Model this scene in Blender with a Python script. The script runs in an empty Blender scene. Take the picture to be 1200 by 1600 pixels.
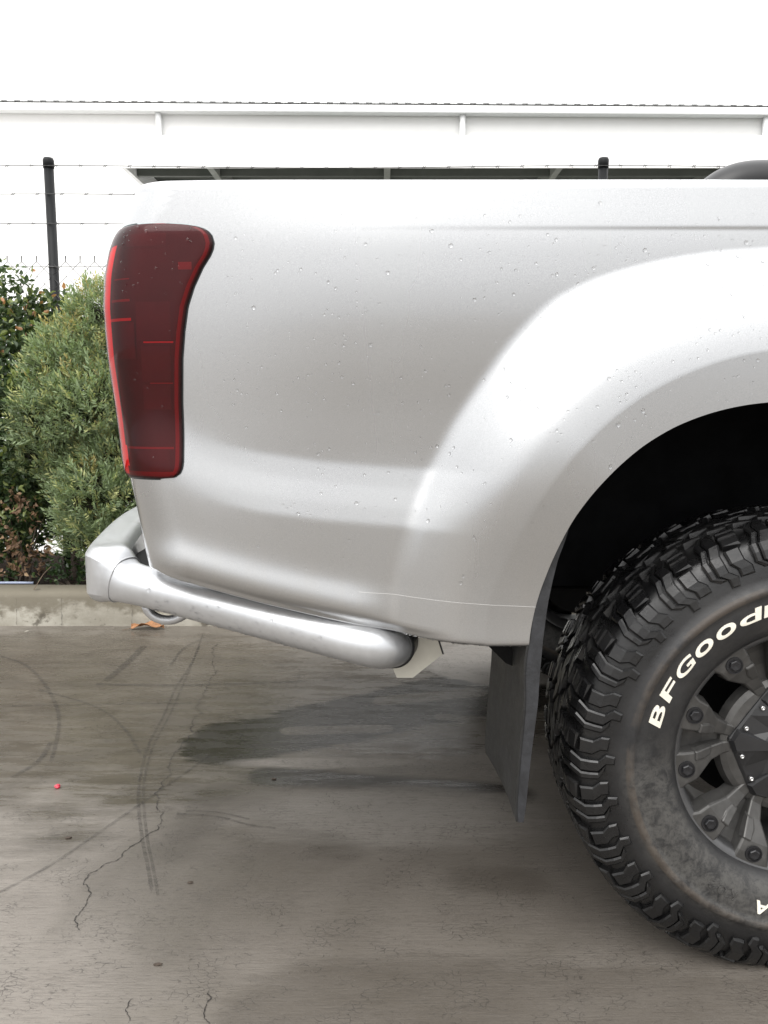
import bpy, bmesh, math, random
import numpy as np
from mathutils import Vector, Matrix
from mathutils import noise as mnoise
random.seed(7)
RNG = np.random.default_rng(11)
S = bpy.context.scene
COL = S.collection
R = math.radians

# ------------------------------------------------------------------ camera
F = 1295.0                      # focal length in pixels of a 1200 x 1600 frame
PITCH = R(7.5)
H = 1.015                       # camera height
cam = bpy.data.cameras.new('camera')
cam.sensor_fit = 'VERTICAL'
cam.sensor_height = 24.0
cam.lens = 24.0 * F / 1600.0
cam.clip_start = 0.02
cam.clip_end = 800.0
camo = bpy.data.objects.new('camera', cam)
COL.objects.link(camo)
camo.location = (0, 0, H)
camo.rotation_euler = (R(90) - PITCH, 0, 0)
S.camera = camo

# ------------------------------------------------------------------ sky and sun (bright overcast)
SUN_EL, SUN_AZ = R(50), R(200)   # azimuth clockwise from +Y: behind the camera, a little to the left
w = bpy.data.worlds.new('World')
S.world = w
w.use_nodes = True
nt = w.node_tree
nt.nodes.clear()
sky = nt.nodes.new('ShaderNodeTexSky')
sky.sky_type = 'NISHITA'
sky.sun_disc = False
sky.sun_elevation = SUN_EL
sky.sun_rotation = SUN_AZ
sky.air_density = 1.0
sky.dust_density = 6.0
hs = nt.nodes.new('ShaderNodeHueSaturation')
hs.inputs['Saturation'].default_value = 0.10
mixw = nt.nodes.new('ShaderNodeMix')
mixw.data_type = 'RGBA'
mixw.inputs[0].default_value = 0.85
# closed cloud deck, brightness after the standard overcast sky: L = Lz (1 + 2 sin(elevation)) / 3
LZ = 17.0
gco = nt.nodes.new('ShaderNodeTexCoord')
gsp = nt.nodes.new('ShaderNodeSeparateXYZ')
gmr = nt.nodes.new('ShaderNodeMapRange')
gmr.inputs['From Min'].default_value = 0.0; gmr.inputs['From Max'].default_value = 1.0
gmr.inputs['To Min'].default_value = LZ / 3; gmr.inputs['To Max'].default_value = LZ
nt.links.new(gco.outputs['Generated'], gsp.inputs[0])
nt.links.new(gsp.outputs['Z'], gmr.inputs['Value'])
nt.links.new(gmr.outputs[0], mixw.inputs[7])
bg = nt.nodes.new('ShaderNodeBackground')
bg.inputs['Strength'].default_value = 0.12
wo = nt.nodes.new('ShaderNodeOutputWorld')
nt.links.new(sky.outputs[0], hs.inputs['Color'])
nt.links.new(hs.outputs[0], mixw.inputs[6])
nt.links.new(mixw.outputs[2], bg.inputs['Color'])
nt.links.new(bg.outputs[0], wo.inputs['Surface'])
sl = bpy.data.lights.new('sun', 'SUN')
sl.energy = 0.9
sl.angle = R(50)
sl.color = (1.0, 0.97, 0.93)
so = bpy.data.objects.new('sun', sl)
COL.objects.link(so)
so.rotation_euler = (R(90) - SUN_EL, 0, math.pi - SUN_AZ)
sd = Vector((math.sin(SUN_AZ) * math.cos(SUN_EL), math.cos(SUN_AZ) * math.cos(SUN_EL), math.sin(SUN_EL)))
so.rotation_euler = sd.to_track_quat('Z', 'Y').to_euler()
S.view_settings.view_transform = 'Standard'
S.view_settings.look = 'None'
S.view_settings.exposure = 0.70
S.view_settings.gamma = 1.0
S.view_settings.use_curve_mapping = False
S.render.engine = 'CYCLES'
S.cycles.max_bounces = 10
S.cycles.transparent_max_bounces = 24
S.cycles.use_denoising = True


# ------------------------------------------------------------------ helpers
def ray(px, py):
    u = (px - 600) / F
    v = (800 - py) / F
    return u, math.cos(PITCH) + v * math.sin(PITCH), -math.sin(PITCH) + v * math.cos(PITCH)


def P(px, py, Y):
    """a point of the vertical plane y = Y: returns x, z"""
    a, b, c = ray(px, py)
    t = Y / b
    return a * t, H + c * t


def G(px, py, z=0.0):
    """a point of the horizontal plane at height z: returns x, y"""
    a, b, c = ray(px, py)
    t = (z - H) / c
    return a * t, b * t


def make(name, verts, faces, mat, parent=None, smooth=False, off=None):
    v = np.asarray(verts, dtype=float).reshape(-1, 3)
    if off is not None:
        v = v - np.asarray(off, dtype=float)
    me = bpy.data.meshes.new(name)
    me.from_pydata(v.tolist(), [], [list(map(int, f)) for f in faces])
    if smooth:
        me.polygons.foreach_set('use_smooth', [True] * len(me.polygons))
    if mat is not None:
        me.materials.append(mat)
    me.update()
    o = bpy.data.objects.new(name, me)
    COL.objects.link(o)
    if parent is not None:
        o.parent = parent
    return o


def tag(o, label=None, cat=None, group=None, kind=None):
    if label: o['label'] = label
    if cat: o['category'] = cat
    if group: o['group'] = group
    if kind: o['kind'] = kind
    return o


def empty(name, loc):
    o = bpy.data.objects.new(name, None)
    COL.objects.link(o)
    o.location = loc
    return o


class MB:
    def __init__(self):
        self.v = []; self.f = []

    def add(self, v, f):
        n = len(self.v)
        self.v += [tuple(map(float, p)) for p in v]
        self.f += [[i + n for i in q] for q in f]

    def box(self, a, b):
        (x0, y0, z0), (x1, y1, z1) = a, b
        self.add([(x0, y0, z0), (x1, y0, z0), (x1, y1, z0), (x0, y1, z0), (x0, y0, z1), (x1, y0, z1), (x1, y1, z1), (x0, y1, z1)],
                 [(0, 3, 2, 1), (4, 5, 6, 7), (0, 1, 5, 4), (1, 2, 6, 5), (2, 3, 7, 6), (3, 0, 4, 7)])

    def bbox(self, a, b, bev=0.004):
        """box with chamfered edges"""
        bm = bmesh.new()
        bmesh.ops.create_cube(bm, size=1)
        c = [(a[i] + b[i]) / 2 for i in range(3)]; s = [b[i] - a[i] for i in range(3)]
        for q in bm.verts:
            q.co = Vector([c[i] + q.co[i] * s[i] for i in range(3)])
        bmesh.ops.bevel(bm, geom=bm.edges[:], offset=bev, segments=2, affect='EDGES', profile=0.6)
        bm.verts.index_update()
        self.add([q.co[:] for q in bm.verts], [[q.index for q in f.verts] for f in bm.faces])
        bm.free()

    def tube(self, pts, rad, n=10, caps=True):
        pts = [Vector(p) for p in pts]
        m = len(pts)
        rads = rad if isinstance(rad, (list, tuple)) else [rad] * m
        t0 = (pts[1] - pts[0]).normalized()
        ref = Vector((0, 0, 1)) if abs(t0.z) < 0.9 else Vector((1, 0, 0))
        nrm = t0.cross(ref).normalized()
        vs = []; fs = []
        for i in range(m):
            t = (pts[min(i + 1, m - 1)] - pts[max(i - 1, 0)]).normalized()
            nrm = (nrm - t * nrm.dot(t)).normalized()
            bn = t.cross(nrm)
            for k in range(n):
                a = 2 * math.pi * k / n
                vs.append(pts[i] + (nrm * math.cos(a) + bn * math.sin(a)) * rads[i])
        for i in range(m - 1):
            for k in range(n):
                k2 = (k + 1) % n
                fs.append((i * n + k, i * n + k2, (i + 1) * n + k2, (i + 1) * n + k))
        if caps:
            fs.append(tuple(range(n))[::-1]); fs.append(tuple((m - 1) * n + k for k in range(n)))
        self.add(vs, fs)

    def lathe(self, prof, n=96, axis='y', close=False):
        """prof: (radius, y) pairs turned round the y axis"""
        vs = []; fs = []
        m = len(prof)
        for k in range(n):
            a = 2 * math.pi * k / n
            for r_, y in prof:
                vs.append((r_ * math.cos(a), y, r_ * math.sin(a)))
        for k in range(n):
            k2 = (k + 1) % n
            for i in range(m - 1 if not close else m):
                j = (i + 1) % m
                fs.append((k * m + i, k2 * m + i, k2 * m + j, k * m + j))
        self.add(vs, fs)

    def build(self, name, mat, parent=None, smooth=False, off=None):
        return make(name, self.v, self.f, mat, parent, smooth, off)


def catmull(pts, n=8):
    pts = [np.array(p, float) for p in pts]
    q = [2 * pts[0] - pts[1]] + pts + [2 * pts[-1] - pts[-2]]
    out = []
    for i in range(1, len(q) - 2):
        for k in range(n):
            t = k / n
            out.append(0.5 * ((2 * q[i]) + (-q[i - 1] + q[i + 1]) * t + (2 * q[i - 1] - 5 * q[i] + 4 * q[i + 1] - q[i + 2]) * t * t
                              + (-q[i - 1] + 3 * q[i] - 3 * q[i + 1] + q[i + 2]) * t ** 3))
    out.append(pts[-1])
    return [tuple(p) for p in out]


def sstep(a, b, x):
    t = np.clip((np.asarray(x, float) - a) / (b - a), 0, 1)
    return t * t * (3 - 2 * t)


# ------------------------------------------------------------------ materials
def newmat(name):
    m = bpy.data.materials.new(name)
    m.use_nodes = True
    t = m.node_tree
    return m, t, t.nodes['Principled BSDF'], t.nodes['Material Output']


def pm(name, col, rough=0.5, metal=0.0, coat=0.0, spec=0.5, noise=0.0, nscale=20.0, bump=0.0, bscale=60.0, coat_rough=0.03, rvar=0.0):
    """plain principled material with optional colour mottling and bump"""
    m, t, b, o = newmat(name)
    b.inputs['Base Color'].default_value = (*col, 1)
    b.inputs['Roughness'].default_value = rough
    b.inputs['Metallic'].default_value = metal
    b.inputs['Coat Weight'].default_value = coat
    b.inputs['Coat Roughness'].default_value = coat_rough
    b.inputs['Specular IOR Level'].default_value = spec
    tc = t.nodes.new('ShaderNodeTexCoord')
    if noise > 0 or rvar > 0:
        n = t.nodes.new('ShaderNodeTexNoise')
        n.inputs['Scale'].default_value = nscale
        n.inputs['Detail'].default_value = 6
        n.inputs['Roughness'].default_value = 0.65
        t.links.new(tc.outputs['Object'], n.inputs['Vector'])
    if noise > 0:
        r_ = t.nodes.new('ShaderNodeValToRGB')
        r_.color_ramp.elements[0].position = 0.3; r_.color_ramp.elements[1].position = 0.72
        r_.color_ramp.elements[0].color = (*[c * (1 - noise) for c in col], 1)
        r_.color_ramp.elements[1].color = (*[min(1, c * (1 + noise)) for c in col], 1)
        t.links.new(n.outputs['Fac'], r_.inputs[0])
        t.links.new(r_.outputs[0], b.inputs['Base Color'])
    if rvar > 0:
        mr = t.nodes.new('ShaderNodeMapRange')
        mr.inputs['From Min'].default_value = 0.3; mr.inputs['From Max'].default_value = 0.7
        mr.inputs['To Min'].default_value = max(0.02, rough - rvar); mr.inputs['To Max'].default_value = min(1, rough + rvar)
        t.links.new(n.outputs['Fac'], mr.inputs['Value'])
        t.links.new(mr.outputs[0], b.inputs['Roughness'])
    if bump > 0:
        n2 = t.nodes.new('ShaderNodeTexNoise')
        n2.inputs['Scale'].default_value = bscale
        n2.inputs['Detail'].default_value = 4
        t.links.new(tc.outputs['Object'], n2.inputs['Vector'])
        bp = t.nodes.new('ShaderNodeBump')
        bp.inputs['Strength'].default_value = bump
        bp.inputs['Distance'].default_value = 0.003
        t.links.new(n2.outputs['Fac'], bp.inputs['Height'])
        t.links.new(bp.outputs[0], b.inputs['Normal'])
    return m


def N(t, kind, **kw):
    n = t.nodes.new(kind)
    for k, v in kw.items():
        if k in n.inputs: n.inputs[k].default_value = v
        else: setattr(n, k, v)
    return n


def math_node(t, op, a, b=None, c=None):
    n = t.nodes.new('ShaderNodeMath'); n.operation = op
    for i, q in enumerate((a, b, c)):
        if q is None: continue
        if isinstance(q, (int, float)): n.inputs[i].default_value = q
        else: t.links.new(q, n.inputs[i])
    return n.outputs[0]


def mixc(t, fac, a, b, mode='MIX'):
    n = t.nodes.new('ShaderNodeMix'); n.data_type = 'RGBA'; n.blend_type = mode
    for i, q in ((0, fac), (6, a), (7, b)):
        if isinstance(q, (int, float)): n.inputs[i].default_value = q
        elif isinstance(q, tuple): n.inputs[i].default_value = (*q, 1)
        else: t.links.new(q, n.inputs[i])
    return n.outputs[2]


def ramp(t, src, p0, p1, lo=0.0, hi=1.0):
    n = t.nodes.new('ShaderNodeMapRange'); n.interpolation_type = 'SMOOTHSTEP'
    n.inputs['From Min'].default_value = p0; n.inputs['From Max'].default_value = p1
    n.inputs['To Min'].default_value = lo; n.inputs['To Max'].default_value = hi
    t.links.new(src, n.inputs['Value'])
    return n.outputs[0]


def noise_tex(t, vec, scale, detail=5, rough=0.6, sx=1, sy=1, sz=1, dist=0.0, loc=(0, 0, 0)):
    mp = t.nodes.new('ShaderNodeMapping')
    mp.inputs['Scale'].default_value = (sx, sy, sz)
    mp.inputs['Location'].default_value = loc
    t.links.new(vec, mp.inputs['Vector'])
    n = t.nodes.new('ShaderNodeTexNoise')
    n.inputs['Scale'].default_value = scale; n.inputs['Detail'].default_value = detail
    n.inputs['Roughness'].default_value = rough; n.inputs['Distortion'].default_value = dist
    t.links.new(mp.outputs[0], n.inputs['Vector'])
    return n.outputs['Fac']


def mat_paint():
    m, t, b, o = newmat('silver_paint')
    tc = t.nodes.new('ShaderNodeTexCoord')
    geo = t.nodes.new('ShaderNodeNewGeometry')
    fl = noise_tex(t, tc.outputs['Object'], 900, 2, 0.5)
    blot = noise_tex(t, tc.outputs['Object'], 3.0, 4, 0.5, 2.0, 1, 0.6)
    base = mixc(t, ramp(t, fl, 0.35, 0.65), (0.425, 0.432, 0.440), (0.49, 0.495, 0.50))
    sep = t.nodes.new('ShaderNodeSeparateXYZ'); t.links.new(geo.outputs['Position'], sep.inputs[0])
    # road film towards the sill, in streaks that ran down
    streak = noise_tex(t, tc.outputs['Object'], 1.0, 4, 0.55, 38, 6, 3.0)
    low = ramp(t, sep.outputs['Z'], 0.95, 0.60)
    film = math_node(t, 'MULTIPLY', low, ramp(t, streak, 0.35, 0.75, 0.12, 0.32))
    col = mixc(t, film, base, (0.44, 0.42, 0.39))
    t.links.new(col, b.inputs['Base Color'])
    b.inputs['Metallic'].default_value = 0.92
    rr = math_node(t, 'ADD', 0.27, math_node(t, 'MULTIPLY', film, 0.18))
    t.links.new(math_node(t, 'ADD', rr, ramp(t, blot, 0.3, 0.7, -0.015, 0.015)), b.inputs['Roughness'])
    b.inputs['Coat Weight'].default_value = 0.8
    t.links.new(math_node(t, 'ADD', 0.05, math_node(t, 'MULTIPLY', film, 0.35)), b.inputs['Coat Roughness'])
    return m


def mat_ground():
    m, t, b, o = newmat('wet_concrete')
    tc = t.nodes.new('ShaderNodeTexCoord')
    v = tc.outputs['Object']
    big = noise_tex(t, v, 0.9, 5, 0.6, 1, 1.3, 1, 0.6)
    mid = noise_tex(t, v, 5.0, 6, 0.65, 0.7, 1.6, 1, 0.4)
    fine = noise_tex(t, v, 150, 4, 0.7)
    brush = noise_tex(t, v, 1.0, 5, 0.75, 34, 230, 1, 0.4)
    brush2 = noise_tex(t, v, 1.0, 3, 0.7, 9, 260, 1, 0.1)
    sep = t.nodes.new('ShaderNodeSeparateXYZ'); t.links.new(v, sep.inputs[0])
    # wet film: spreads from below the vehicle, minus dry patches and one painted reflection
    streaky = noise_tex(t, v, 1.0, 6, 0.7, 5, 26, 1, 0.3)
    edge = math_node(t, 'ADD', math_node(t, 'MULTIPLY', math_node(t, 'SUBTRACT', big, 0.5), 2.2), math_node(t, 'ADD', math_node(t, 'MULTIPLY', math_node(t, 'SUBTRACT', mid, 0.5), 0.9), math_node(t, 'MULTIPLY', math_node(t, 'SUBTRACT', streaky, 0.5), 1.5)))

    def blob(cx, cy, rx, ry, soft=0.5, wob=0.55):
        dx = math_node(t, 'DIVIDE', math_node(t, 'SUBTRACT', sep.outputs['X'], cx), rx)
        dy = math_node(t, 'DIVIDE', math_node(t, 'SUBTRACT', sep.outputs['Y'], cy), ry)
        d = math_node(t, 'SQRT', math_node(t, 'ADD', math_node(t, 'MULTIPLY', dx, dx), math_node(t, 'MULTIPLY', dy, dy)))
        d = math_node(t, 'ADD', d, math_node(t, 'MULTIPLY', edge, wob))
        return ramp(t, d, 1.0 + soft * 0.5, 1.0 - soft * 0.5)
    def seg(ax, ay, bx, by, r, soft=0.4, wob=0.5):
        # stain along a line from a to b
        lx, ly = bx - ax, by - ay
        l2 = lx * lx + ly * ly
        px_ = math_node(t, 'SUBTRACT', sep.outputs['X'], ax); py_ = math_node(t, 'SUBTRACT', sep.outputs['Y'], ay)
        h = math_node(t, 'ADD', math_node(t, 'MULTIPLY', px_, lx / l2), math_node(t, 'MULTIPLY', py_, ly / l2))
        cl = t.nodes.new('ShaderNodeClamp'); t.links.new(h, cl.inputs[0])
        ex = math_node(t, 'SUBTRACT', px_, math_node(t, 'MULTIPLY', cl.outputs[0], lx)); ey = math_node(t, 'SUBTRACT', py_, math_node(t, 'MULTIPLY', cl.outputs[0], ly))
        d = math_node(t, 'DIVIDE', math_node(t, 'SQRT', math_node(t, 'ADD', math_node(t, 'MULTIPLY', ex, ex), math_node(t, 'MULTIPLY', ey, ey))), r)
        d = math_node(t, 'ADD', d, math_node(t, 'MULTIPLY', edge, wob))
        return ramp(t, d, 1.0 + soft * 0.5, 1.0 - soft * 0.5)
    BL = globals()['BLOBS']
    wet = ramp(t, math_node(t, 'ADD', big, math_node(t, 'MULTIPLY', mid, 0.35)), 0.60, 0.82, 0.0, 0.75)
    for q in BL['wet']:
        wet = math_node(t, 'MAXIMUM', wet, blob(*q))
    dry_and_reflection = None
    for q in BL['dry_and_reflection']:
        k = blob(*q)
        dry_and_reflection = k if dry_and_reflection is None else math_node(t, 'MAXIMUM', dry_and_reflection, k)
    wet = math_node(t, 'MULTIPLY', wet, math_node(t, 'SUBTRACT', 1.0, dry_and_reflection))
    c0 = mixc(t, ramp(t, mid, 0.25, 0.75), (0.185, 0.163, 0.140), (0.245, 0.221, 0.192))
    c0 = mixc(t, ramp(t, fine, 0.3, 0.75, 0, 0.5), c0, (0.26, 0.24, 0.215))
    c1 = mixc(t, ramp(t, mid, 0.3, 0.7), (0.082, 0.070, 0.056), (0.116, 0.101, 0.082))
    c = mixc(t, wet, c0, c1)
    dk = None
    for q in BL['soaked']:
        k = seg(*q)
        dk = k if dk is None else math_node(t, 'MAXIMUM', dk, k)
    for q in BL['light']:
        dk = math_node(t, 'MULTIPLY', dk, math_node(t, 'SUBTRACT', 1.0, math_node(t, 'MULTIPLY', seg(*q), 0.8)))  # reflective streaks in the wet, put in as paler colour
    dk = math_node(t, 'MULTIPLY', dk, math_node(t, 'SUBTRACT', 1.0, dry_and_reflection))
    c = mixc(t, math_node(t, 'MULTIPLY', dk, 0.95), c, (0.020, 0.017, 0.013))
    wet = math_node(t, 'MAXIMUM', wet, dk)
    for q in BL['damp_shade']:  # damp stains, plus one broad shade painted beside the truck
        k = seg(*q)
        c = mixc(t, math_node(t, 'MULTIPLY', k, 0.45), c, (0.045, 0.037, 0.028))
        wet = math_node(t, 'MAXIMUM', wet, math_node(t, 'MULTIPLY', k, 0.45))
    c = mixc(t, math_node(t, 'MULTIPLY', dry_and_reflection, 0.6), c, (0.27, 0.25, 0.225))  # dry patches and the painted reflection share this paler colour
    grain = noise_tex(t, v, 300, 3, 0.7, loc=(1, 4, 2))
    c = mixc(t, ramp(t, grain, 0.40, 0.30, 0, 0.55), c, (0.06, 0.052, 0.044))
    c = mixc(t, ramp(t, grain, 0.64, 0.74, 0, 0.45), c, (0.40, 0.37, 0.33))
    # dark grime held in the broom lines and pits
    grime = math_node(t, 'MULTIPLY', ramp(t, brush, 0.49, 0.36), ramp(t, noise_tex(t, v, 6, 5, 0.65, 0.6, 1.4, 1), 0.38, 0.62, 0.15, 1.0))
    c = mixc(t, math_node(t, 'MULTIPLY', grime, 0.50), c, (0.05, 0.044, 0.038))
    c = mixc(t, math_node(t, 'MULTIPLY', ramp(t, brush2, 0.52, 0.36), 0.22), c, (0.06, 0.053, 0.046))
    pits = math_node(t, 'MULTIPLY', ramp(t, noise_tex(t, v, 1.0, 5, 0.78, 55, 110, 1), 0.41, 0.34), ramp(t, noise_tex(t, v, 3.2, 4, 0.6, loc=(7, 2, 0)), 0.40, 0.60, 0.1, 1.0))
    c = mixc(t, math_node(t, 'MULTIPLY', pits, 0.8), c, (0.035, 0.03, 0.027))
    # crazing: short broken hairlines
    dn = t.nodes.new('ShaderNodeTexNoise'); dn.inputs['Scale'].default_value = 55; dn.inputs['Detail'].default_value = 3
    t.links.new(v, dn.inputs['Vector'])
    dv = t.nodes.new('ShaderNodeVectorMath'); dv.operation = 'MULTIPLY_ADD'
    t.links.new(dn.outputs['Color'], dv.inputs[0]); dv.inputs[1].default_value = (0.03, 0.016, 0); t.links.new(v, dv.inputs[2])
    for (sx_, sy_, th, m0, m1, am) in ((24, 44, 0.040, 0.56, 0.66, 0.55), (52, 105, 0.07, 0.50, 0.60, 0.6)):
        mp = t.nodes.new('ShaderNodeMapping'); mp.inputs['Scale'].default_value = (sx_, sy_, 1); t.links.new(dv.outputs[0], mp.inputs['Vector'])
        vo = t.nodes.new('ShaderNodeTexVoronoi'); vo.feature = 'DISTANCE_TO_EDGE'; vo.voronoi_dimensions = '2D'; vo.inputs['Scale'].default_value = 1.0
        t.links.new(mp.outputs[0], vo.inputs['Vector'])
        ln = ramp(t, vo.outputs['Distance'], th, th * 0.35)
        ln = math_node(t, 'MULTIPLY', ln, ramp(t, noise_tex(t, v, 11, 4, 0.7, loc=(sx_, 3, 0)), m0, m1))
        c = mixc(t, math_node(t, 'MULTIPLY', ln, am), c, (0.035, 0.030, 0.026))
        pits = math_node(t, 'MAXIMUM', pits, ln)
    t.links.new(c, b.inputs['Base Color'])
    rgh = math_node(t, 'SUBTRACT', 0.62, math_node(t, 'MULTIPLY', wet, 0.36))
    rgh = math_node(t, 'ADD', rgh, math_node(t, 'MULTIPLY', ramp(t, fine, 0.3, 0.7, -0.08, 0.08), math_node(t, 'SUBTRACT', 1.0, wet)))
    rgh = math_node(t, 'ADD', rgh, math_node(t, 'MULTIPLY', ramp(t, streaky, 0.35, 0.65, -0.10, 0.12), wet))
    t.links.new(rgh, b.inputs['Roughness'])
    hgt = math_node(t, 'ADD', math_node(t, 'MULTIPLY', brush, 0.8), math_node(t, 'ADD', math_node(t, 'MULTIPLY', brush2, 0.5), math_node(t, 'MULTIPLY', fine, math_node(t, 'SUBTRACT', 0.35, math_node(t, 'MULTIPLY', wet, 0.34)))))
    hgt = math_node(t, 'SUBTRACT', hgt, math_node(t, 'MULTIPLY', pits, 0.5))
    bp = t.nodes.new('ShaderNodeBump')
    t.links.new(math_node(t, 'SUBTRACT', 0.60, math_node(t, 'MULTIPLY', wet, 0.50)), bp.inputs['Strength'])
    bp.inputs['Distance'].default_value = 0.003
    t.links.new(hgt, bp.inputs['Height'])
    t.links.new(bp.outputs[0], b.inputs['Normal'])
    return m


def mat_tyre():
    m, t, b, o = newmat('tyre_rubber')
    tc = t.nodes.new('ShaderNodeTexCoord')
    v = tc.outputs['Object']
    sep = t.nodes.new('ShaderNodeSeparateXYZ'); t.links.new(v, sep.inputs[0])
    rad = math_node(t, 'SQRT', math_node(t, 'ADD', math_node(t, 'MULTIPLY', sep.outputs['X'], sep.outputs['X']), math_node(t, 'MULTIPLY', sep.outputs['Z'], sep.outputs['Z'])))
    n1 = noise_tex(t, v, 9, 6, 0.65)
    n2 = noise_tex(t, v, 42, 5, 0.7, dist=0.5)
    col = mixc(t, ramp(t, n1, 0.3, 0.7), (0.010, 0.010, 0.011), (0.024, 0.0235, 0.0235))
    col = mixc(t, ramp(t, rad, 0.325, 0.35), col, mixc(t, ramp(t, n1, 0.3, 0.7), (0.004, 0.004, 0.0045), (0.010, 0.0098, 0.0098)))  # tread darker than the side wall, partly arch shade put into its colour
    # grey road film, scuffed off in flecks; ground reflection painted into lower side wall
    side = math_node(t, 'MULTIPLY', ramp(t, rad, 0.225, 0.245), ramp(t, rad, 0.335, 0.31))
    lowside = ramp(t, sep.outputs['Z'], 0.06, -0.06, 0.12, 1.0)
    film = math_node(t, 'MULTIPLY', math_node(t, 'MULTIPLY', side, lowside), ramp(t, n2, 0.30, 0.62))  # road film, with the painted ground reflection low down
    film = math_node(t, 'MULTIPLY', film, ramp(t, noise_tex(t, v, 160, 4, 0.7), 0.30, 0.55, 0.35, 1.0))
    col = mixc(t, math_node(t, 'MULTIPLY', film, 0.75), col, (0.085, 0.082, 0.076))
    # brown mud on the scuff rib
    rib = math_node(t, 'MULTIPLY', ramp(t, rad, 0.303, 0.3075), ramp(t, rad, 0.3205, 0.317))
    mud = math_node(t, 'MULTIPLY', rib, ramp(t, n1, 0.36, 0.56))
    col = mixc(t, math_node(t, 'MULTIPLY', mud, 0.45), col, (0.090, 0.068, 0.050))
    t.links.new(col, b.inputs['Base Color'])
    wetm = ramp(t, noise_tex(t, v, 16, 5, 0.6), 0.42, 0.62)
    t.links.new(math_node(t, 'ADD', ramp(t, rad, 0.30, 0.35, 0.58, 0.40), math_node(t, 'MULTIPLY', wetm, -0.20)), b.inputs['Roughness'])
    bp = t.nodes.new('ShaderNodeBump'); bp.inputs['Strength'].default_value = 0.25; bp.inputs['Distance'].default_value = 0.002
    t.links.new(noise_tex(t, v, 120, 5, 0.7), bp.inputs['Height'])
    t.links.new(bp.outputs[0], b.inputs['Normal'])
    return m


def mat_leaf(name, rough=0.5, trans=0.3):
    m, t, b, o = newmat(name)
    at = t.nodes.new('ShaderNodeVertexColor'); at.layer_name = 'leaf_colour'
    t.links.new(at.outputs['Color'], b.inputs['Base Color'])
    b.inputs['Roughness'].default_value = rough
    tr = t.nodes.new('ShaderNodeBsdfTranslucent')
    t.links.new(mixc(t, 1.0, at.outputs['Color'], (1.25, 1.35, 0.75), 'MULTIPLY'), tr.inputs['Color'])
    mx = t.nodes.new('ShaderNodeMixShader'); mx.inputs[0].default_value = trans
    t.links.new(b.outputs[0], mx.inputs[1]); t.links.new(tr.outputs[0], mx.inputs[2])
    t.links.new(mx.outputs[0], o.inputs['Surface'])
    return m


def mat_lens():
    m, t, b, o = newmat('smoked_red_lens')
    t.nodes.remove(b)
    tr = t.nodes.new('ShaderNodeBsdfTransparent'); tr.inputs['Color'].default_value = (1.0, 0.22, 0.25, 1)
    gl = t.nodes.new('ShaderNodeBsdfGlossy'); gl.inputs['Roughness'].default_value = 0.04
    fr = t.nodes.new('ShaderNodeFresnel'); fr.inputs['IOR'].default_value = 1.40
    mx = t.nodes.new('ShaderNodeMixShader')
    t.links.new(fr.outputs[0], mx.inputs[0]); t.links.new(tr.outputs[0], mx.inputs[1]); t.links.new(gl.outputs[0], mx.inputs[2])
    t.links.new(mx.outputs[0], o.inputs['Surface'])
    return m


def mat_water():
    m, t, b, o = newmat('water_drop')
    b.inputs['Base Color'].default_value = (1, 1, 1, 1)
    b.inputs['Transmission Weight'].default_value = 1.0
    b.inputs['IOR'].default_value = 1.33
    b.inputs['Roughness'].default_value = 0.0
    return m


def mat_mark(name, col, strength, scale):
    """worn film on the ground: broken up, partly see-through"""
    m, t, b, o = newmat(name)
    b.inputs['Base Color'].default_value = (*col, 1); b.inputs['Roughness'].default_value = 0.6
    tc = t.nodes.new('ShaderNodeTexCoord')
    n = noise_tex(t, tc.outputs['Object'], scale, 6, 0.75, 0.6, 2.2, 1)
    tr = t.nodes.new('ShaderNodeBsdfTransparent')
    mx = t.nodes.new('ShaderNodeMixShader')
    t.links.new(ramp(t, n, 0.30, 0.70, 0.02, strength), mx.inputs[0])
    t.links.new(tr.outputs[0], mx.inputs[1]); t.links.new(b.outputs[0], mx.inputs[2])
    t.links.new(mx.outputs[0], o.inputs['Surface'])
    return m


def gb(px0, py0, rxpx, rypx, *a):
    x, y = G(px0, py0)
    x1, _ = G(px0 + rxpx, py0)
    _, y1 = G(px0, py0 - rypx)
    return (x, y, abs(x1 - x), abs(y1 - y)) + a


def gs(a, b, rpx, *k):
    # stain along a line between two picture points, its half width given in picture rows at the middle
    (x0, y0), (x1, y1) = G(*a), G(*b)
    m = ((a[0] + b[0]) / 2, (a[1] + b[1]) / 2)
    return (x0, y0, x1, y1, abs(G(m[0], m[1] - rpx)[1] - G(*m)[1])) + k


BLOBS = {'wet': [gb(150, 1085, 560, 110, 0.6, 0.45), gb(640, 1105, 280, 60, 0.35, 0.6)],
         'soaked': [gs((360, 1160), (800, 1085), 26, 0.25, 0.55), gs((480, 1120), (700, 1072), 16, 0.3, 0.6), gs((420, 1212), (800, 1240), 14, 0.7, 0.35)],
         'light': [gs((455, 1142), (600, 1138), 6, 0.3, 0.5), gs((600, 1095), (740, 1082), 7, 0.3, 0.7), gs((690, 1120), (760, 1125), 5, 0.4, 0.6)],  # pale streaks painted for reflections in the wet band
         'damp_shade': [gs((730, 1372), (810, 1376), 20, 1.4, 1.1), gs((400, 1262), (530, 1325), 16, 1.5, 0.9), gs((560, 1690), (1250, 1720), 200, 0.22, 0.22), gs((330, 1250), (270, 1330), 20, 1.5, 0.8), gs((450, 1350), (1050, 1340), 130, 1.5, 0.35)],  # last one is shade near the truck, put into the colour
         'dry_and_reflection': [gb(780, 1035, 110, 30, 0.12, 0.35), gb(600, 1275, 210, 40, 0.9, 0.6), gb(520, 1192, 140, 8, 0.7, 0.5)]}  # first one is a bright reflection under the sill, painted pale

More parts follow.
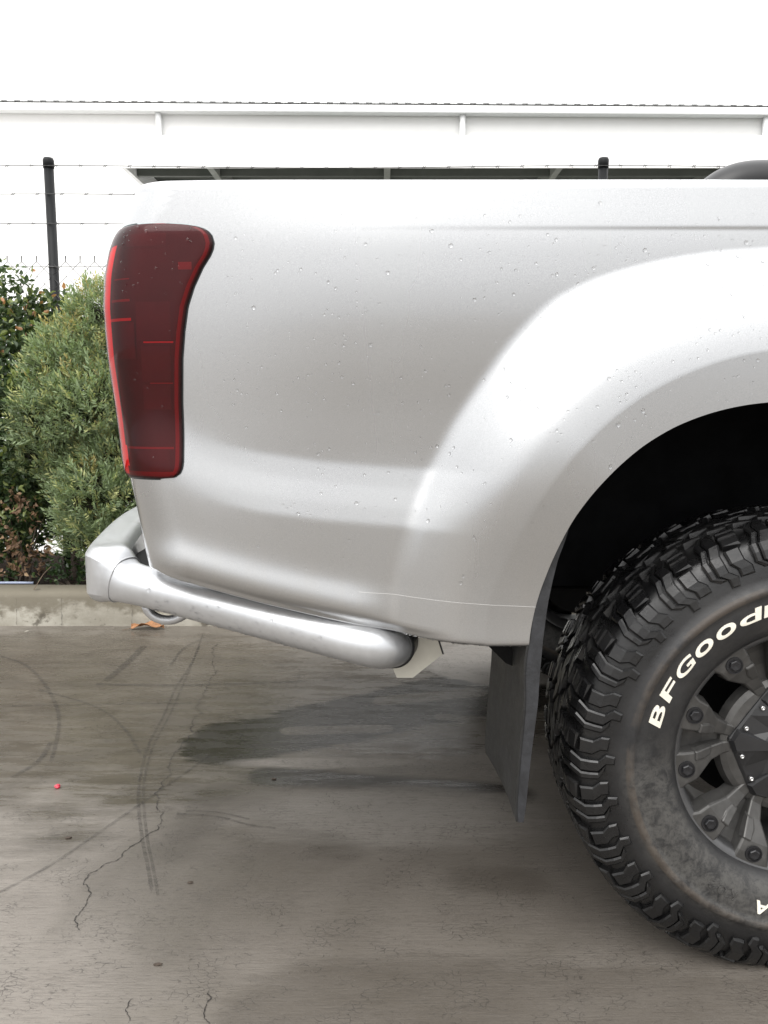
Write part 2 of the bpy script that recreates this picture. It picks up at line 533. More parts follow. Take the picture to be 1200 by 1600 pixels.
M = {
    'paint': mat_paint(),
    'satin': pm('satin_silver_paint', (0.56, 0.57, 0.585), 0.38, metal=0.78, coat=0.35, coat_rough=0.12, noise=0.05, nscale=60, rvar=0.05),
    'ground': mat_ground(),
    'tyre': mat_tyre(),
    'letter': pm('letter_rubber', (0.80, 0.76, 0.66), 0.55, noise=0.06, nscale=60),
    'rim': pm('gunmetal_alloy', (0.085, 0.083, 0.08), 0.42, metal=0.55, noise=0.25, nscale=30, rvar=0.1),
    'rim_in': pm('gunmetal_barrel', (0.10, 0.10, 0.102), 0.36, metal=0.6, noise=0.25, nscale=14),
    'rim_edge': pm('bright_rim_edge', (0.42, 0.42, 0.41), 0.28, metal=0.9),
    'black': pm('black_plastic', (0.012, 0.012, 0.013), 0.45, noise=0.3, nscale=30),
    'gloss_black': pm('gloss_black', (0.006, 0.006, 0.007), 0.34, coat=0.0, rvar=0.05, nscale=9),
    'cap': pm('satin_black_cap', (0.017, 0.017, 0.018), 0.42, noise=0.2, nscale=40),
    'steel': pm('steel_screw', (0.6, 0.6, 0.6), 0.25, metal=1.0),
    'bolt': pm('black_bolt', (0.02, 0.02, 0.022), 0.38, metal=0.3),
    'rubber_flap': pm('mud_flap_rubber', (0.016, 0.016, 0.016), 0.5, noise=0.25, nscale=14, bump=0.25, bscale=180, rvar=0.12),
    'flap_edge': pm('mud_flap_edge_rubber', (0.024, 0.025, 0.028), 0.5, noise=0.5, nscale=40, bump=0.2, bscale=200),
    'liner': pm('arch_liner', (0.0085, 0.0088, 0.0095), 0.8, spec=0.05, noise=0.4, nscale=12),
    'chassis': pm('chassis_black', (0.008, 0.008, 0.008), 0.75, noise=0.3, spec=0.2),
    'cream': pm('cream_painted_steel', (0.55, 0.53, 0.46), 0.45, noise=0.08, nscale=20),
    'lens': mat_lens(),
    'lamp_dark': pm('lamp_dark_maroon', (0.017, 0.0028, 0.0048), 0.35, noise=0.6, nscale=14),
    'lamp_red': pm('lamp_red', (0.90, 0.035, 0.055), 0.3),
    'lamp_mid': pm('lamp_mid_red', (0.42, 0.020, 0.032), 0.3),
    'lamp_maroon': pm('lamp_maroon_reflector', (0.030, 0.007, 0.010), 0.3, noise=0.35, nscale=30),
    'lamp_dim': pm('lamp_dim_red', (0.15, 0.009, 0.017), 0.3),
    'gasket': pm('lamp_gasket', (0.01, 0.01, 0.011), 0.4),
    'water': mat_water(),
    'glass': pm('dark_glass', (0.012, 0.014, 0.015), 0.04, coat=0.5),
    'white_wall': pm('white_sheet_wall', (0.88, 0.88, 0.875), 0.5, noise=0.02, nscale=3),
    'white_trim': pm('white_gutter', (0.80, 0.81, 0.81), 0.4, noise=0.03, nscale=8),
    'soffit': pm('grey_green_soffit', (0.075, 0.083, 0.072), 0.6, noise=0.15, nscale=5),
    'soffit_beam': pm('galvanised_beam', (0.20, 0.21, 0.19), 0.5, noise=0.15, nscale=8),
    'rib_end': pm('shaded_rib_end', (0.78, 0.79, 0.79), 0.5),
    'kerb': None,
    'yard': pm('pale_concrete', (0.50, 0.49, 0.47), 0.8, noise=0.1, nscale=3),
    'soil': pm('bark_mulch', (0.022, 0.016, 0.012), 0.95, spec=0.05, noise=0.5, nscale=40, bump=1.0, bscale=50),
    'post': pm('dark_green_black_post', (0.008, 0.009, 0.010), 0.5, spec=0.25, noise=0.2, nscale=20),
    'wire': pm('galvanised_wire', (0.07, 0.07, 0.07), 0.6, metal=0.2),
    'bark': pm('brown_bark', (0.06, 0.045, 0.034), 0.85, noise=0.4, nscale=50, bump=0.6, bscale=90),
    'twig': pm('dry_twig', (0.15, 0.105, 0.07), 0.85, noise=0.4, nscale=30),
    'leaf': mat_leaf('broad_leaf', 0.38, 0.28),
    'conifer': mat_leaf('conifer_spray', 0.6, 0.25),
    'litter': mat_leaf('dry_leaf_litter', 0.7, 0.1),
    'crack': mat_mark('crack_dark', (0.020, 0.017, 0.015), 1.6, 30),
    'mark': mat_mark('tyre_scuff_film', (0.03, 0.027, 0.025), 0.42, 26),
    'pink': pm('red_plastic', (0.55, 0.04, 0.07), 0.35, noise=0.2, nscale=200),
    'hose': pm('blue_grey_hose', (0.30, 0.34, 0.45), 0.5),
}


def mat_kerb():
    m, t, b, o = newmat('weathered_kerb')
    tc = t.nodes.new('ShaderNodeTexCoord'); v = tc.outputs['Object']
    sep = t.nodes.new('ShaderNodeSeparateXYZ'); t.links.new(v, sep.inputs[0])
    n1 = noise_tex(t, v, 3.5, 6, 0.65, 1, 1, 2)
    n2 = noise_tex(t, v, 40, 5, 0.7)
    n3 = noise_tex(t, v, 9, 5, 0.6, 1, 1, 1.4, loc=(3, 1, 5))
    c = mixc(t, ramp(t, n1, 0.35, 0.65), (0.27, 0.25, 0.205), (0.40, 0.38, 0.325))
    # algae and dirt that starts at the arris and runs down unevenly
    top = ramp(t, math_node(t, 'ADD', sep.outputs['Z'], math_node(t, 'MULTIPLY', math_node(t, 'SUBTRACT', n3, 0.5), 0.30)), 0.035, 0.100)
    c = mixc(t, math_node(t, 'MULTIPLY', top, 0.90), c, (0.135, 0.118, 0.085))
    spots = ramp(t, n3, 0.585, 0.66)
    c = mixc(t, math_node(t, 'MULTIPLY', spots, 0.7), c, (0.07, 0.06, 0.045))
    c = mixc(t, ramp(t, n2, 0.58, 0.75, 0, 0.5), c, (0.08, 0.075, 0.06))
    t.links.new(c, b.inputs['Base Color']); b.inputs['Roughness'].default_value = 0.8
    bp = t.nodes.new('ShaderNodeBump'); bp.inputs['Strength'].default_value = 0.5; bp.inputs['Distance'].default_value = 0.004
    t.links.new(n2, bp.inputs['Height']); t.links.new(bp.outputs[0], b.inputs['Normal'])
    return m


M['kerb'] = mat_kerb()

# ------------------------------------------------------------------ ground, kerb, garden bed, yard
KERB_Y = G(300, 979)[1]         # foot of the kerb
BED_BACK = 5.05
g = MB()
g.add([(-150, -150, 0), (150, -150, 0), (150, KERB_Y + 0.05, 0), (-150, KERB_Y + 0.05, 0)], [(0, 1, 2, 3)])
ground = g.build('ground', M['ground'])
tag(ground, 'wet broom finished concrete driveway under the pickup', kind='structure')

kh = 0.158
kp = [(0.0, -0.05), (0.004, 0.03), (0.012, kh - 0.028), (0.02, kh - 0.010), (0.036, kh), (0.15, kh + 0.004), (0.16, kh - 0.004), (0.16, 0.0)]
kv = []; kf = []
xs_ = np.arange(-14, 14.01, 0.05)
for x in xs_:
    yo = 0.013 * (x * -0.35)       # runs very slightly askew to the camera
    for i, (a, z) in enumerate(kp):
        n = mnoise.noise(Vector((x * 4.0, i * 3.1, 0))) * 0.003 if 0 < i < 6 else 0
        kv.append((x, KERB_Y + a + n + yo, z + (n if i > 1 else 0)))
m_ = len(kp)
for i in range(len(xs_) - 1):
    for j in range(m_ - 1):
        kf.append((i * m_ + j, (i + 1) * m_ + j, (i + 1) * m_ + j + 1, i * m_ + j + 1))
kerb = make('kerb', kv, kf, M['kerb'], smooth=True)
tag(kerb, 'weathered concrete kerb between driveway and hedge', kind='structure')


def ribbon(mb, pts, width, z, jag=0.0, step=0.006):
    """thin strip on the ground through (x, y) points, with a ragged course"""
    out = []
    for (x0, y0), (x1, y1) in zip(pts[:-1], pts[1:]):
        n = max(1, int(math.hypot(x1 - x0, y1 - y0) / step))
        for k in range(n):
            out.append((x0 + (x1 - x0) * k / n, y0 + (y1 - y0) * k / n))
    out.append(pts[-1])
    vs = []; fs = []
    ox = oy = 0
    for i, (x, y) in enumerate(out):
        a = out[max(0, i - 1)]; b = out[min(len(out) - 1, i + 1)]
        dx, dy = b[0] - a[0], b[1] - a[1]
        l = math.hypot(dx, dy) or 1
        nx, ny = -dy / l, dx / l
        ox = ox * 0.6 + random.uniform(-1, 1) * jag
        wd = width * random.uniform(0.35, 1.3) if jag else width
        if jag and (i == 0 or i == len(out) - 1): wd = 0.0003
        vs += [(x + nx * (ox + wd / 2), y + ny * (ox + wd / 2), z), (x + nx * (ox - wd / 2), y + ny * (ox - wd / 2), z)]
    for i in range(len(out) - 1):
        fs.append((2 * i, 2 * i + 1, 2 * i + 3, 2 * i + 2))
    mb.add(vs, fs)


def frac(pts, rounds=3, amp=0.16):
    for _ in range(rounds):
        out = [pts[0]]
        for a, b in zip(pts[:-1], pts[1:]):
            dx, dy = b[0] - a[0], b[1] - a[1]
            k = random.uniform(-amp, amp); t = random.uniform(0.35, 0.65)
            out += [(a[0] + dx * t - dy * k, a[1] + dy * t + dx * k), b]
        pts = out
    return pts


CR1 = [(340, 1005), (336, 1045), (327, 1070), (310, 1095), (316, 1115), (307, 1145), (287, 1160), (265, 1190), (269, 1210), (242, 1240), (247, 1265), (254, 1282), (220, 1315), (190, 1340), (142, 1365), (132, 1382), (144, 1396), (122, 1430), (117, 1440), (125, 1455)]
CR2 = [(327, 1545), (331, 1562), (318, 1592), (322, 1640)]
CR3 = [(368, 1105), (384, 1140), (398, 1180)]
CR4 = [(456, 1040), (462, 1075)]
CR5 = [(208, 1560), (200, 1600)]
for k, (c, wd) in enumerate(((CR1, 0.0042), (CR2, 0.004), (CR3, 0.002), (CR4, 0.002), (CR5, 0.003))):
    q = MB(); ribbon(q, frac([G(*p) for p in c]), wd * 0.6, 0.0012, jag=0.0014, step=0.004)
    q.build('crack', M['crack'], ground)
MK = [
    ([(317, 992), (300, 1035), (275, 1075), (255, 1120), (232, 1165), (220, 1210), (216, 1250), (222, 1310), (230, 1350), (237, 1390)], 0.008),
    ([(312, 1010), (284, 1075), (264, 1120), (240, 1165), (227, 1210), (224, 1250), (230, 1310), (238, 1350), (247, 1400)], 0.007),
    ([(0, 1025), (40, 1040), (70, 1070), (90, 1110), (91, 1145), (80, 1190)], 0.012),
    ([(60, 1078), (150, 1105), (195, 1140), (220, 1180)], 0.008),
    ([(-10, 1400), (75, 1355), (150, 1305), (215, 1260), (330, 1180)], 0.009),
    ([(277, 1272), (340, 1277), (390, 1290), (430, 1295)], 0.008),
    ([(290, 1268), (340, 1270), (390, 1281)], 0.006),
    ([(267, 1040), (285, 1015), (312, 1000)], 0.012),
    ([(150, 1070), (300, 1071), (480, 1065)], 0.02),
    ([(-5, 1104), (150, 1101), (300, 1099)], 0.008),
    ([(165, 1065), (200, 1035), (225, 1010)], 0.03),
    ([(20, 1215), (60, 1190), (80, 1160)], 0.016),
]
for c, wd in MK:
    q = MB(); ribbon(q, [p[:2] for p in catmull([(*G(*p), 0) for p in c], 6)], wd, 0.0022)
    q.build('tyre_mark', M['mark'], ground)
for px in (24, 95, 205):
    x = P(px, 955, KERB_Y)[0]
    q = MB()
    v_ = []; 
    zs = np.linspace(0.004, 0.13, 12)
    for z in zs:
        dx = random.uniform(-0.003, 0.003); ww = random.uniform(0.0003, 0.0010)
        yy = KERB_Y + 0.013 * (x * -0.35) + np.interp(z, [-0.05, 0.03, kh - 0.028], [0, 0.004, 0.012]) - 0.0045
        v_ += [(x + dx - ww, yy, z), (x + dx + ww, yy, z)]
    q.add(v_, [(2 * i, 2 * i + 1, 2 * i + 3, 2 * i + 2) for i in range(len(zs) - 1)])
    q.build('hairline_crack', M['crack'], kerb)

# garden bed with a lumpy surface
gx = np.linspace(-9, 9, 181); gy = np.linspace(KERB_Y + 0.10, BED_BACK, 16)
bv = [(x, y, 0.105 + 0.025 * mnoise.noise(Vector((x * 5, y * 5, 1.7))) + 0.012 * mnoise.noise(Vector((x * 17, y * 17, 0)))) for x in gx for y in gy]
bf = [(i * 16 + j, (i + 1) * 16 + j, (i + 1) * 16 + j + 1, i * 16 + j + 1) for i in range(180) for j in range(15)]
bed_soil = make('garden_bed', bv, bf, M['soil'], smooth=True)
tag(bed_soil, 'dark mulched garden bed behind the kerb', kind='structure')
q = MB(); q.add([(-150, BED_BACK - 0.05, 0.03), (150, BED_BACK - 0.05, 0.03), (150, 150, 0.03), (-150, 150, 0.03)], [(0, 1, 2, 3)])
tag(q.build('yard_pavement', M['yard']), 'pale concrete yard beyond the fence', kind='structure')

# ------------------------------------------------------------------ warehouse behind the fence
WY = 16.0
wh = empty('warehouse', (0, WY, 0))
off = (0, WY, 0)


def wz(py, Y=WY, px=600):
    return P(px, py, Y)[1]


gut_top = wz(170); gut_bot = wz(182)
q = MB(); q.box((-16, WY, 0), (20, WY + 12, gut_bot + 0.09)); q.build('wall', M['white_wall'], wh, off=off)
q = MB(); q.bbox((-16, WY - 0.22, gut_bot), (20, WY - 0.02, gut_top), 0.02)
gut = q.build('gutter', M['white_trim'], wh, off=off); gut.rotation_euler = (0, R(0.35), 0)
q = MB()
q.add([(-16, WY - 0.20, gut_top + 0.045), (20, WY - 0.20, gut_top + 0.045), (20, WY + 6, gut_top + 0.5), (-16, WY + 6, gut_top + 0.5)], [(0, 1, 2, 3)])
x = -16.0
while x < 20:            # ribs of the roof sheet, their dark open ends over the gutter
    q.box((x, WY - 0.21, gut_top + 0.05), (x + 0.13, WY - 0.19, gut_top + 0.075))
    x += 0.235
rf = q.build('roof', M['white_wall'], wh, off=off); rf.rotation_euler = (0, R(0.35), 0)
q = MB()
x = -16.0
while x < 20:
    q.box((x + 0.0, WY - 0.216, gut_top + 0.022), (x + 0.125, WY - 0.2, gut_top + 0.047))
    x += 0.235
rr_ = q.build('roof_rib_end', M['rib_end'], wh, off=off); rr_.rotation_euler = (0, R(0.35), 0); rr_['kind'] = 'stuff'
for px in (250, 722, 1193):
    x = P(px, 190, WY)[0]
    q = MB(); q.tube([(x, WY - 0.10, 0.0), (x, WY - 0.10, gut_bot + 0.02)], 0.055, 12)
    q.build('downpipe', M['white_trim'], wh, smooth=True, off=off)
# canopy over the loading bay, projecting towards the camera
CY = 12.0
cz = wz(263, CY)
cx0 = P(190, 262, CY)[0]
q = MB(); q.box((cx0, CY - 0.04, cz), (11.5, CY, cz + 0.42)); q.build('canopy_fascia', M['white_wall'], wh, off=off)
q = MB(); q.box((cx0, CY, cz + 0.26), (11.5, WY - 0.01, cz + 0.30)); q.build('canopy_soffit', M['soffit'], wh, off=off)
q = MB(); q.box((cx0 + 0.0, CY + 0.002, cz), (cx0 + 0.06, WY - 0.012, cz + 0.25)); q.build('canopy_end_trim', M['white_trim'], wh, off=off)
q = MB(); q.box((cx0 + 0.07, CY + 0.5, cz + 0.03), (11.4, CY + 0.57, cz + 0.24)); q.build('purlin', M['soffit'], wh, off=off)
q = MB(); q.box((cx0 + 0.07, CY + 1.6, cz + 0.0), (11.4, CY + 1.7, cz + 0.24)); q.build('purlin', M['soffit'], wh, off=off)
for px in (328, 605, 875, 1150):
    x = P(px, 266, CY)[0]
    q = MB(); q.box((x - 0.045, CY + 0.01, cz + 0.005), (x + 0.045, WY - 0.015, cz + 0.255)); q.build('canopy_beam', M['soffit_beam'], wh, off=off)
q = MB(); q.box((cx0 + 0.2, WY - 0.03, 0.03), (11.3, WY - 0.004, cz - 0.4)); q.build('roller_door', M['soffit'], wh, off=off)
tag(wh, 'white warehouse with gutter and dark underside loading canopy behind the fence', 'building')

# ------------------------------------------------------------------ fence
FY = 4.62
fence = empty('chain_link_fence', (0, FY, 0)); off = (0, FY, 0)
p1 = P(78, 300, FY)[0]; p2 = P(942, 280, FY)[0]
ftop = P(75, 246, FY)[1]
for x in (p1 - (p2 - p1), p1, p2, p2 + (p2 - p1)):
    q = MB()
    q.tube([(x, FY, 0.0), (x, FY, ftop - 0.05), ], 0.0255, 16)
    po = q.build('post', M['post'], fence, smooth=False, off=off)
    po.data.polygons.foreach_set('use_smooth', [len(p.vertices) == 4 for p in po.data.polygons])
    q = MB(); q.lathe([(0.0255, -0.005), (0.0285, -0.005), (0.029, 0.035), (0.024, 0.047), (0.0, 0.050)], 16)
    cap = q.build('post_cap', M['post'], po, smooth=True)
    cap.rotation_euler = (R(90), 0, 0); cap.location = (x, 0, ftop - 0.05)
    for zz in (P(75, 418, FY)[1],):
        q = MB(); q.lathe([(0.0262, -0.004), (0.028, 0), (0.0262, 0.004)], 14)
        tb = q.build('tie_wire', M['wire'], po); tb.rotation_euler = (R(90), 0, 0); tb.location = (x, 0, zz)
zt = P(75, 418, FY)[1]
xl, xr = p1 - (p2 - p1) - 0.3, p2 + (p2 - p1) + 0.3
for py in (261, 305, 351):
    z = P(75, py, FY)[1]
    q = MB()
    pts = [(x, FY - 0.028, z - 0.012 * math.sin((x - p1) / (p2 - p1) * math.pi) ** 2) for x in np.linspace(xl, xr, 80)]
    q.tube(pts, 0.0021, 4)
    x = xl + random.random() * 0.1
    while x < xr:
        zz = z - 0.012 * math.sin((x - p1) / (p2 - p1) * math.pi) ** 2
        for a in (0.5, 2.2):
            dx, dz = 0.011 * math.cos(a), 0.011 * math.sin(a)
            q.tube([(x - dx, FY - 0.029, zz - dz), (x + dx, FY - 0.027, zz + dz)], 0.0018, 3)
        x += 0.13
    q.build('barbed_wire', M['wire'], fence, off=off)
q = MB(); q.tube([(x, FY - 0.027, zt) for x in np.linspace(xl, xr, 10)], 0.0017, 5); q.build('top_wire', M['wire'], fence, off=off)
# zigzag wires of the mesh
pitch = 0.0785; hh = 0.0785
q = MB()
nrow = int((zt - 0.10) / (hh / 2))
x = p1 - 2.4
while x < p1 + 3.6:
    pts = [(x + pitch * 0.5, FY - 0.022, zt + 0.058)]
    for k in range(nrow):
        pts.append((x + (pitch / 2 if k % 2 == 0 else pitch), FY - 0.022 + (0.002 if k % 2 else -0.002), zt + 0.028 - k * hh / 2))
    q.tube(pts, 0.0023, 3, caps=False)
    pts = [(x + pitch * 0.5 + 0.004, FY - 0.024, zt + 0.058)] + [(x + (pitch / 2 if k % 2 == 0 else 0.0), FY - 0.022 - (0.002 if k % 2 else -0.002), zt + 0.028 - k * hh / 2) for k in range(nrow)]
    q.tube(pts, 0.0023, 3, caps=False)
    x += pitch
wm_ = q.build('wire_mesh', M['wire'], fence, off=off)
tag(fence, 'black post chain link fence topped with three barbed wires', 'fence')

# ------------------------------------------------------------------ plants


def leaf_mesh(name, V, Fc, colr, mat, parent, off):
    o = make(name, V, Fc, mat, parent, off=off)
    at = o.data.color_attributes.new('leaf_colour', 'FLOAT_COLOR', 'POINT')
    c = np.ones((len(V), 4)); c[:, :3] = colr
    at.data.foreach_set('color', c.ravel())
    return o


def frames(d):
    """two unit vectors square to each row of d"""
    ref = np.where(np.abs(d[:, 2:3]) < 0.9, np.array([[0, 0, 1.0]]), np.array([[1.0, 0, 0]]))
    a = np.cross(d, ref); a /= np.linalg.norm(a, axis=1, keepdims=True)
    return a, np.cross(a, d)


def unit(v):
    return v / np.maximum(1e-9, np.linalg.norm(v, axis=-1, keepdims=True))


def conifer(name, label, base, clumps, nspray, seed, tint=1.0, group=None):
    """feathery cypress-like shrub: sprays of fine needles on rounded clumps"""
    rg = np.random.default_rng(seed)
    root = empty(name, base)
    V = []; Fc = []; Cc = []
    nv = 0
    tot = sum(c[3] ** 2 for c in clumps)
    for (cx, cy, cz_, cr) in clumps:
        n = int(nspray * cr ** 2 / tot)
        d = unit(rg.normal(size=(n, 3)))
        d[:, 2] = np.where(d[:, 2] < -0.45, -d[:, 2] * 0.4, d[:, 2]); d = unit(d)
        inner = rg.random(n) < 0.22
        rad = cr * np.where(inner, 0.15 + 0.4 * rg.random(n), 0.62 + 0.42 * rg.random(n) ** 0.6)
        p = np.array([cx, cy, cz_]) + d * rad[:, None] * np.array([1, 1, 1.15])
        dirn = unit(d * np.array([1, 1, 0.7]) + np.array([0, 0, 0.75]) + rg.normal(size=(n, 3)) * 0.35)
        L = rg.uniform(0.045, 0.095, n)
        a, bb = frames(dirn)
        tw = rg.uniform(0, 6.28, n)
        a2 = a * np.cos(tw)[:, None] + bb * np.sin(tw)[:, None]
        # colour: fresh tips on the outside, inner old growth darkened as painted interior shade
        yl = rg.random(n)
        hue = np.array([[0.112, 0.144, 0.078]]) * (0.75 + 0.5 * rg.random((n, 1)))
        hue = np.where((yl > 0.80)[:, None], np.array([[0.20, 0.21, 0.095]]) * (0.8 + 0.4 * rg.random((n, 1))), hue)
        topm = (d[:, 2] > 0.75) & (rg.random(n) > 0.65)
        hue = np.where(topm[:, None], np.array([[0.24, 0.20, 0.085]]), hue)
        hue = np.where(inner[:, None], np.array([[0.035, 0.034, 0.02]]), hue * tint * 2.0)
        nb = 9
        for k in range(nb):
            f0 = k / nb
            side = 1 if k % 2 else -1
            st = p + dirn * (L * f0)[:, None]
            ln = L * (0.55 - 0.32 * f0) if k < nb - 1 else L * 0.3
            out = unit(dirn * 1.0 + a2 * side * 0.85 + rg.normal(size=(n, 3)) * 0.22) if k < nb - 1 else dirn
            wv = unit(np.cross(out, rg.normal(size=(n, 3)))) * (L * 0.048)[:, None]
            tip = st + out * ln[:, None]
            midp = st + out * (ln * 0.45)[:, None]
            quad = np.stack([st, midp + wv, tip, midp - wv], axis=1)
            V.append(quad.reshape(-1, 3))
            ids = nv + np.arange(n)[:, None] * 4 + np.array([[0, 1, 2, 3]])
            Fc.append(ids); nv += n * 4
            Cc.append(np.repeat(hue * (0.8 + 0.3 * f0), 4, axis=0) * np.tile(np.array([[0.75], [1], [1.25], [1]]), (n, 1)))
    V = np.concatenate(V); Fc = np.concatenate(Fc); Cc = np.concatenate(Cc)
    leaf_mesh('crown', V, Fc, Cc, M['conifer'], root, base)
    q = MB()
    bx, by, bz = base
    top = max(c[2] for c in clumps)
    tr = [(bx, by, bz - 0.05), (bx + 0.015, by, bz + 0.4), (bx - 0.02, by + 0.02, (bz + top) / 2), (bx, by, top)]
    q.tube(catmull(tr, 5), [0.026 * (1 - 0.75 * i / 15) for i in range(16)], 8)
    q.build('trunk', M['bark'], root, smooth=True, off=base)
    for (cx, cy, cz_, cr) in clumps:
        q = MB()
        z0 = max(bz + 0.15, cz_ - 0.35)
        q.tube(catmull([(bx, by, z0), ((bx + cx) / 2, (by + cy) / 2, (z0 + cz_) / 2 - 0.03), (cx, cy, cz_)], 4), [0.012, 0.011, 0.010, 0.009, 0.008, 0.007, 0.006, 0.005, 0.004], 5)
        q.build('limb', M['bark'], root, off=base)
    tag(root, label, 'shrub', group)
    return root


def broadleaf(name, label, base, blobs, nleaf, seed, size=(0.026, 0.044), cols=None, mat='leaf', stems=9, cat='shrub', group=None, sparse_top=None):
    rg = np.random.default_rng(seed)
    root = empty(name, base)
    bx, by, bz = base
    st = []
    sq = MB()
    for k in range(stems):
        c = blobs[rg.integers(len(blobs))]
        tip = np.array(c[:3]) + rg.normal(size=3) * c[3] * 0.55
        tip[2] = abs(tip[2])
        path = catmull([(bx + rg.normal() * 0.03, by + rg.normal() * 0.03, bz - 0.03), (bx + (tip[0] - bx) * 0.3, by + (tip[1] - by) * 0.3, bz + (tip[2] - bz) * 0.45), tuple(tip)], 6)
        r0 = rg.uniform(0.005, 0.010)
        q = MB(); q.tube(path, [r0 * (1 - 0.8 * i / (len(path) - 1)) for i in range(len(path))], 6)
        q.build('stem', M['bark'], root, off=base)
        st.append(np.array(path))
    tot = sum(c[3] ** 2 for c in blobs)
    P0 = []; D0 = []; C0 = []
    for c in blobs:
        n = int(nleaf * c[3] ** 2 / tot * (c[4] if len(c) > 4 else 1.0))
        # leaves sit in tufts along short shoots
        ns = max(1, n // 9)
        d = unit(rg.normal(size=(ns, 3)))
        sp = np.array(c[:3]) + d * (c[3] * rg.random(ns)[:, None] ** 0.5)
        sd_ = unit(d * 0.7 + np.array([0, 0, 0.8]) + rg.normal(size=(ns, 3)) * 0.4)
        for j in range(9):
            P0.append(sp + sd_ * (0.012 * j) + rg.normal(size=(ns, 3)) * 0.004)
            D0.append(unit(sd_ * 0.5 + unit(rg.normal(size=(ns, 3))) * 0.9))
            base_c = cols[0] if cols else (0.038, 0.068, 0.022)
            cc = np.array([base_c]) * (0.7 + 0.6 * rg.random((ns, 1)))
            if cols and len(cols) > 1:
                young = np.array([cols[1]]) * (0.8 + 0.4 * rg.random((ns, 1)))
                msk = ((j > 6) & (rg.random(ns) > 0.45)) | (rg.random(ns) > 0.93)
                cc = np.where(np.asarray(msk)[:, None], young, cc)
            if cols and len(cols) > 2 and j > 6:
                msk = (sp[:, 2] > cols[3]) & (rg.random(ns) > 0.84)
                cc = np.where(msk[:, None], np.array([cols[2]]) * (0.8 + 0.4 * rg.random((ns, 1))), cc)
            C0.append(cc)
    p = np.concatenate(P0); d = np.concatenate(D0); cc = np.concatenate(C0)
    n = len(p)
    a, bb = frames(d)
    tw = rg.uniform(0, 6.28, n)
    a2 = a * np.cos(tw)[:, None] + bb * np.sin(tw)[:, None]
    nn = np.cross(d, a2)
    L = rg.uniform(size[0], size[1], n)[:, None]; W = L * rg.uniform(0.22, 0.34, (n, 1))
    cup = W * 0.35
    v0 = p; v1 = p + d * L * 0.33 + a2 * W + nn * cup; v2 = p + d * L * 0.72 + a2 * W * 0.75 + nn * cup; v3 = p + d * L - nn * cup * 0.6
    v4 = p + d * L * 0.72 - a2 * W * 0.75 + nn * cup; v5 = p + d * L * 0.33 - a2 * W + nn * cup; vm1 = p + d * L * 0.33; vm2 = p + d * L * 0.72
    V = np.stack([v0, v1, v2, v3, v4, v5, vm1, vm2], axis=1).reshape(-1, 3)
    i0 = np.arange(n)[:, None] * 8
    Fc = np.concatenate([i0 + np.array([[0, 1, 6, 6]]), i0 + np.array([[6, 1, 2, 7]]), i0 + np.array([[7, 2, 3, 3]]), i0 + np.array([[0, 6, 5, 5]]), i0 + np.array([[6, 7, 4, 5]]), i0 + np.array([[7, 3, 4, 4]])])
    Fl = [tuple(dict.fromkeys(f)) for f in Fc.tolist()]
    leaf_mesh('foliage', V, Fl, np.repeat(cc, 8, axis=0), M[mat], root, base)
    tag(root, label, cat, group)
    return root


def clump(px, py, Y, rpx):
    x, z = P(px, py, Y)
    return (x, Y, z, rpx / F * (Y + 0.05))


cb = (P(112, 800, 4.22)[0], 4.22, 0.10)
conifer('conifer_shrub', 'tall feathery yellow green conifer shrub beside the tail light', cb,
        [clump(168, 512, 4.25, 54), clump(120, 566, 4.20, 54), clump(175, 600, 4.2, 62), clump(98, 590, 4.15, 52), clump(95, 660, 4.08, 66), clump(150, 650, 4.05, 66),
         clump(75, 720, 4.15, 46), clump(140, 745, 4.15, 58), clump(160, 790, 4.0, 66), clump(185, 720, 4.05, 48), clump(145, 845, 4.05, 44), clump(178, 850, 4.02, 50), clump(220, 780, 4.1, 60), clump(225, 650, 4.15, 60)], 11500, 3)
b2 = (P(330, 800, 4.3)[0], 4.3, 0.10)
conifer('conifer_shrub', 'second feathery conifer shrub hidden mostly behind the pickup tail', b2,
        [clump(290, 560, 4.3, 65), clump(330, 620, 4.25, 75), clump(300, 700, 4.2, 80), clump(350, 760, 4.2, 80), clump(310, 840, 4.2, 70)], 2600, 9)
GC = [(0.055, 0.088, 0.036), (0.19, 0.23, 0.075), (0.36, 0.18, 0.08), 1.2]
bl = (P(22, 800, 4.3)[0], 4.3, 0.10)
broadleaf('broadleaf_shrub', 'glossy dark broadleaf shrub with orange tips around the fence post', bl,
          [clump(10, 474, 4.4, 38, ) + (0.8,), clump(45, 520, 4.45, 45) + (0.7,), clump(92, 492, 4.48, 22) + (0.9,), clump(20, 540, 4.35, 55) + (0.9,), clump(60, 560, 4.4, 50) + (0.9,), clump(82, 520, 4.5, 32) + (0.8,), clump(25, 640, 4.15, 62),
           clump(-10, 600, 4.1, 50), clump(20, 720, 4.2, 66), clump(55, 770, 4.3, 60), clump(20, 800, 4.2, 60), clump(-25, 690, 4.3, 60), clump(-20, 790, 4.35, 60), clump(10, 860, 4.3, 50), clump(100, 800, 4.45, 60) + (0.6,)], 15000, 5, cols=GC, stems=14)
b3 = (P(-150, 800, 4.3)[0], 4.3, 0.10)
broadleaf('broadleaf_shrub', 'dark broadleaf shrub at the far left edge of the hedge', b3,
          [clump(-150, 520, 4.3, 90), clump(-170, 640, 4.25, 110), clump(-120, 740, 4.2, 100), clump(-60, 800, 4.3, 75)], 3200, 6, cols=GC, stems=9)
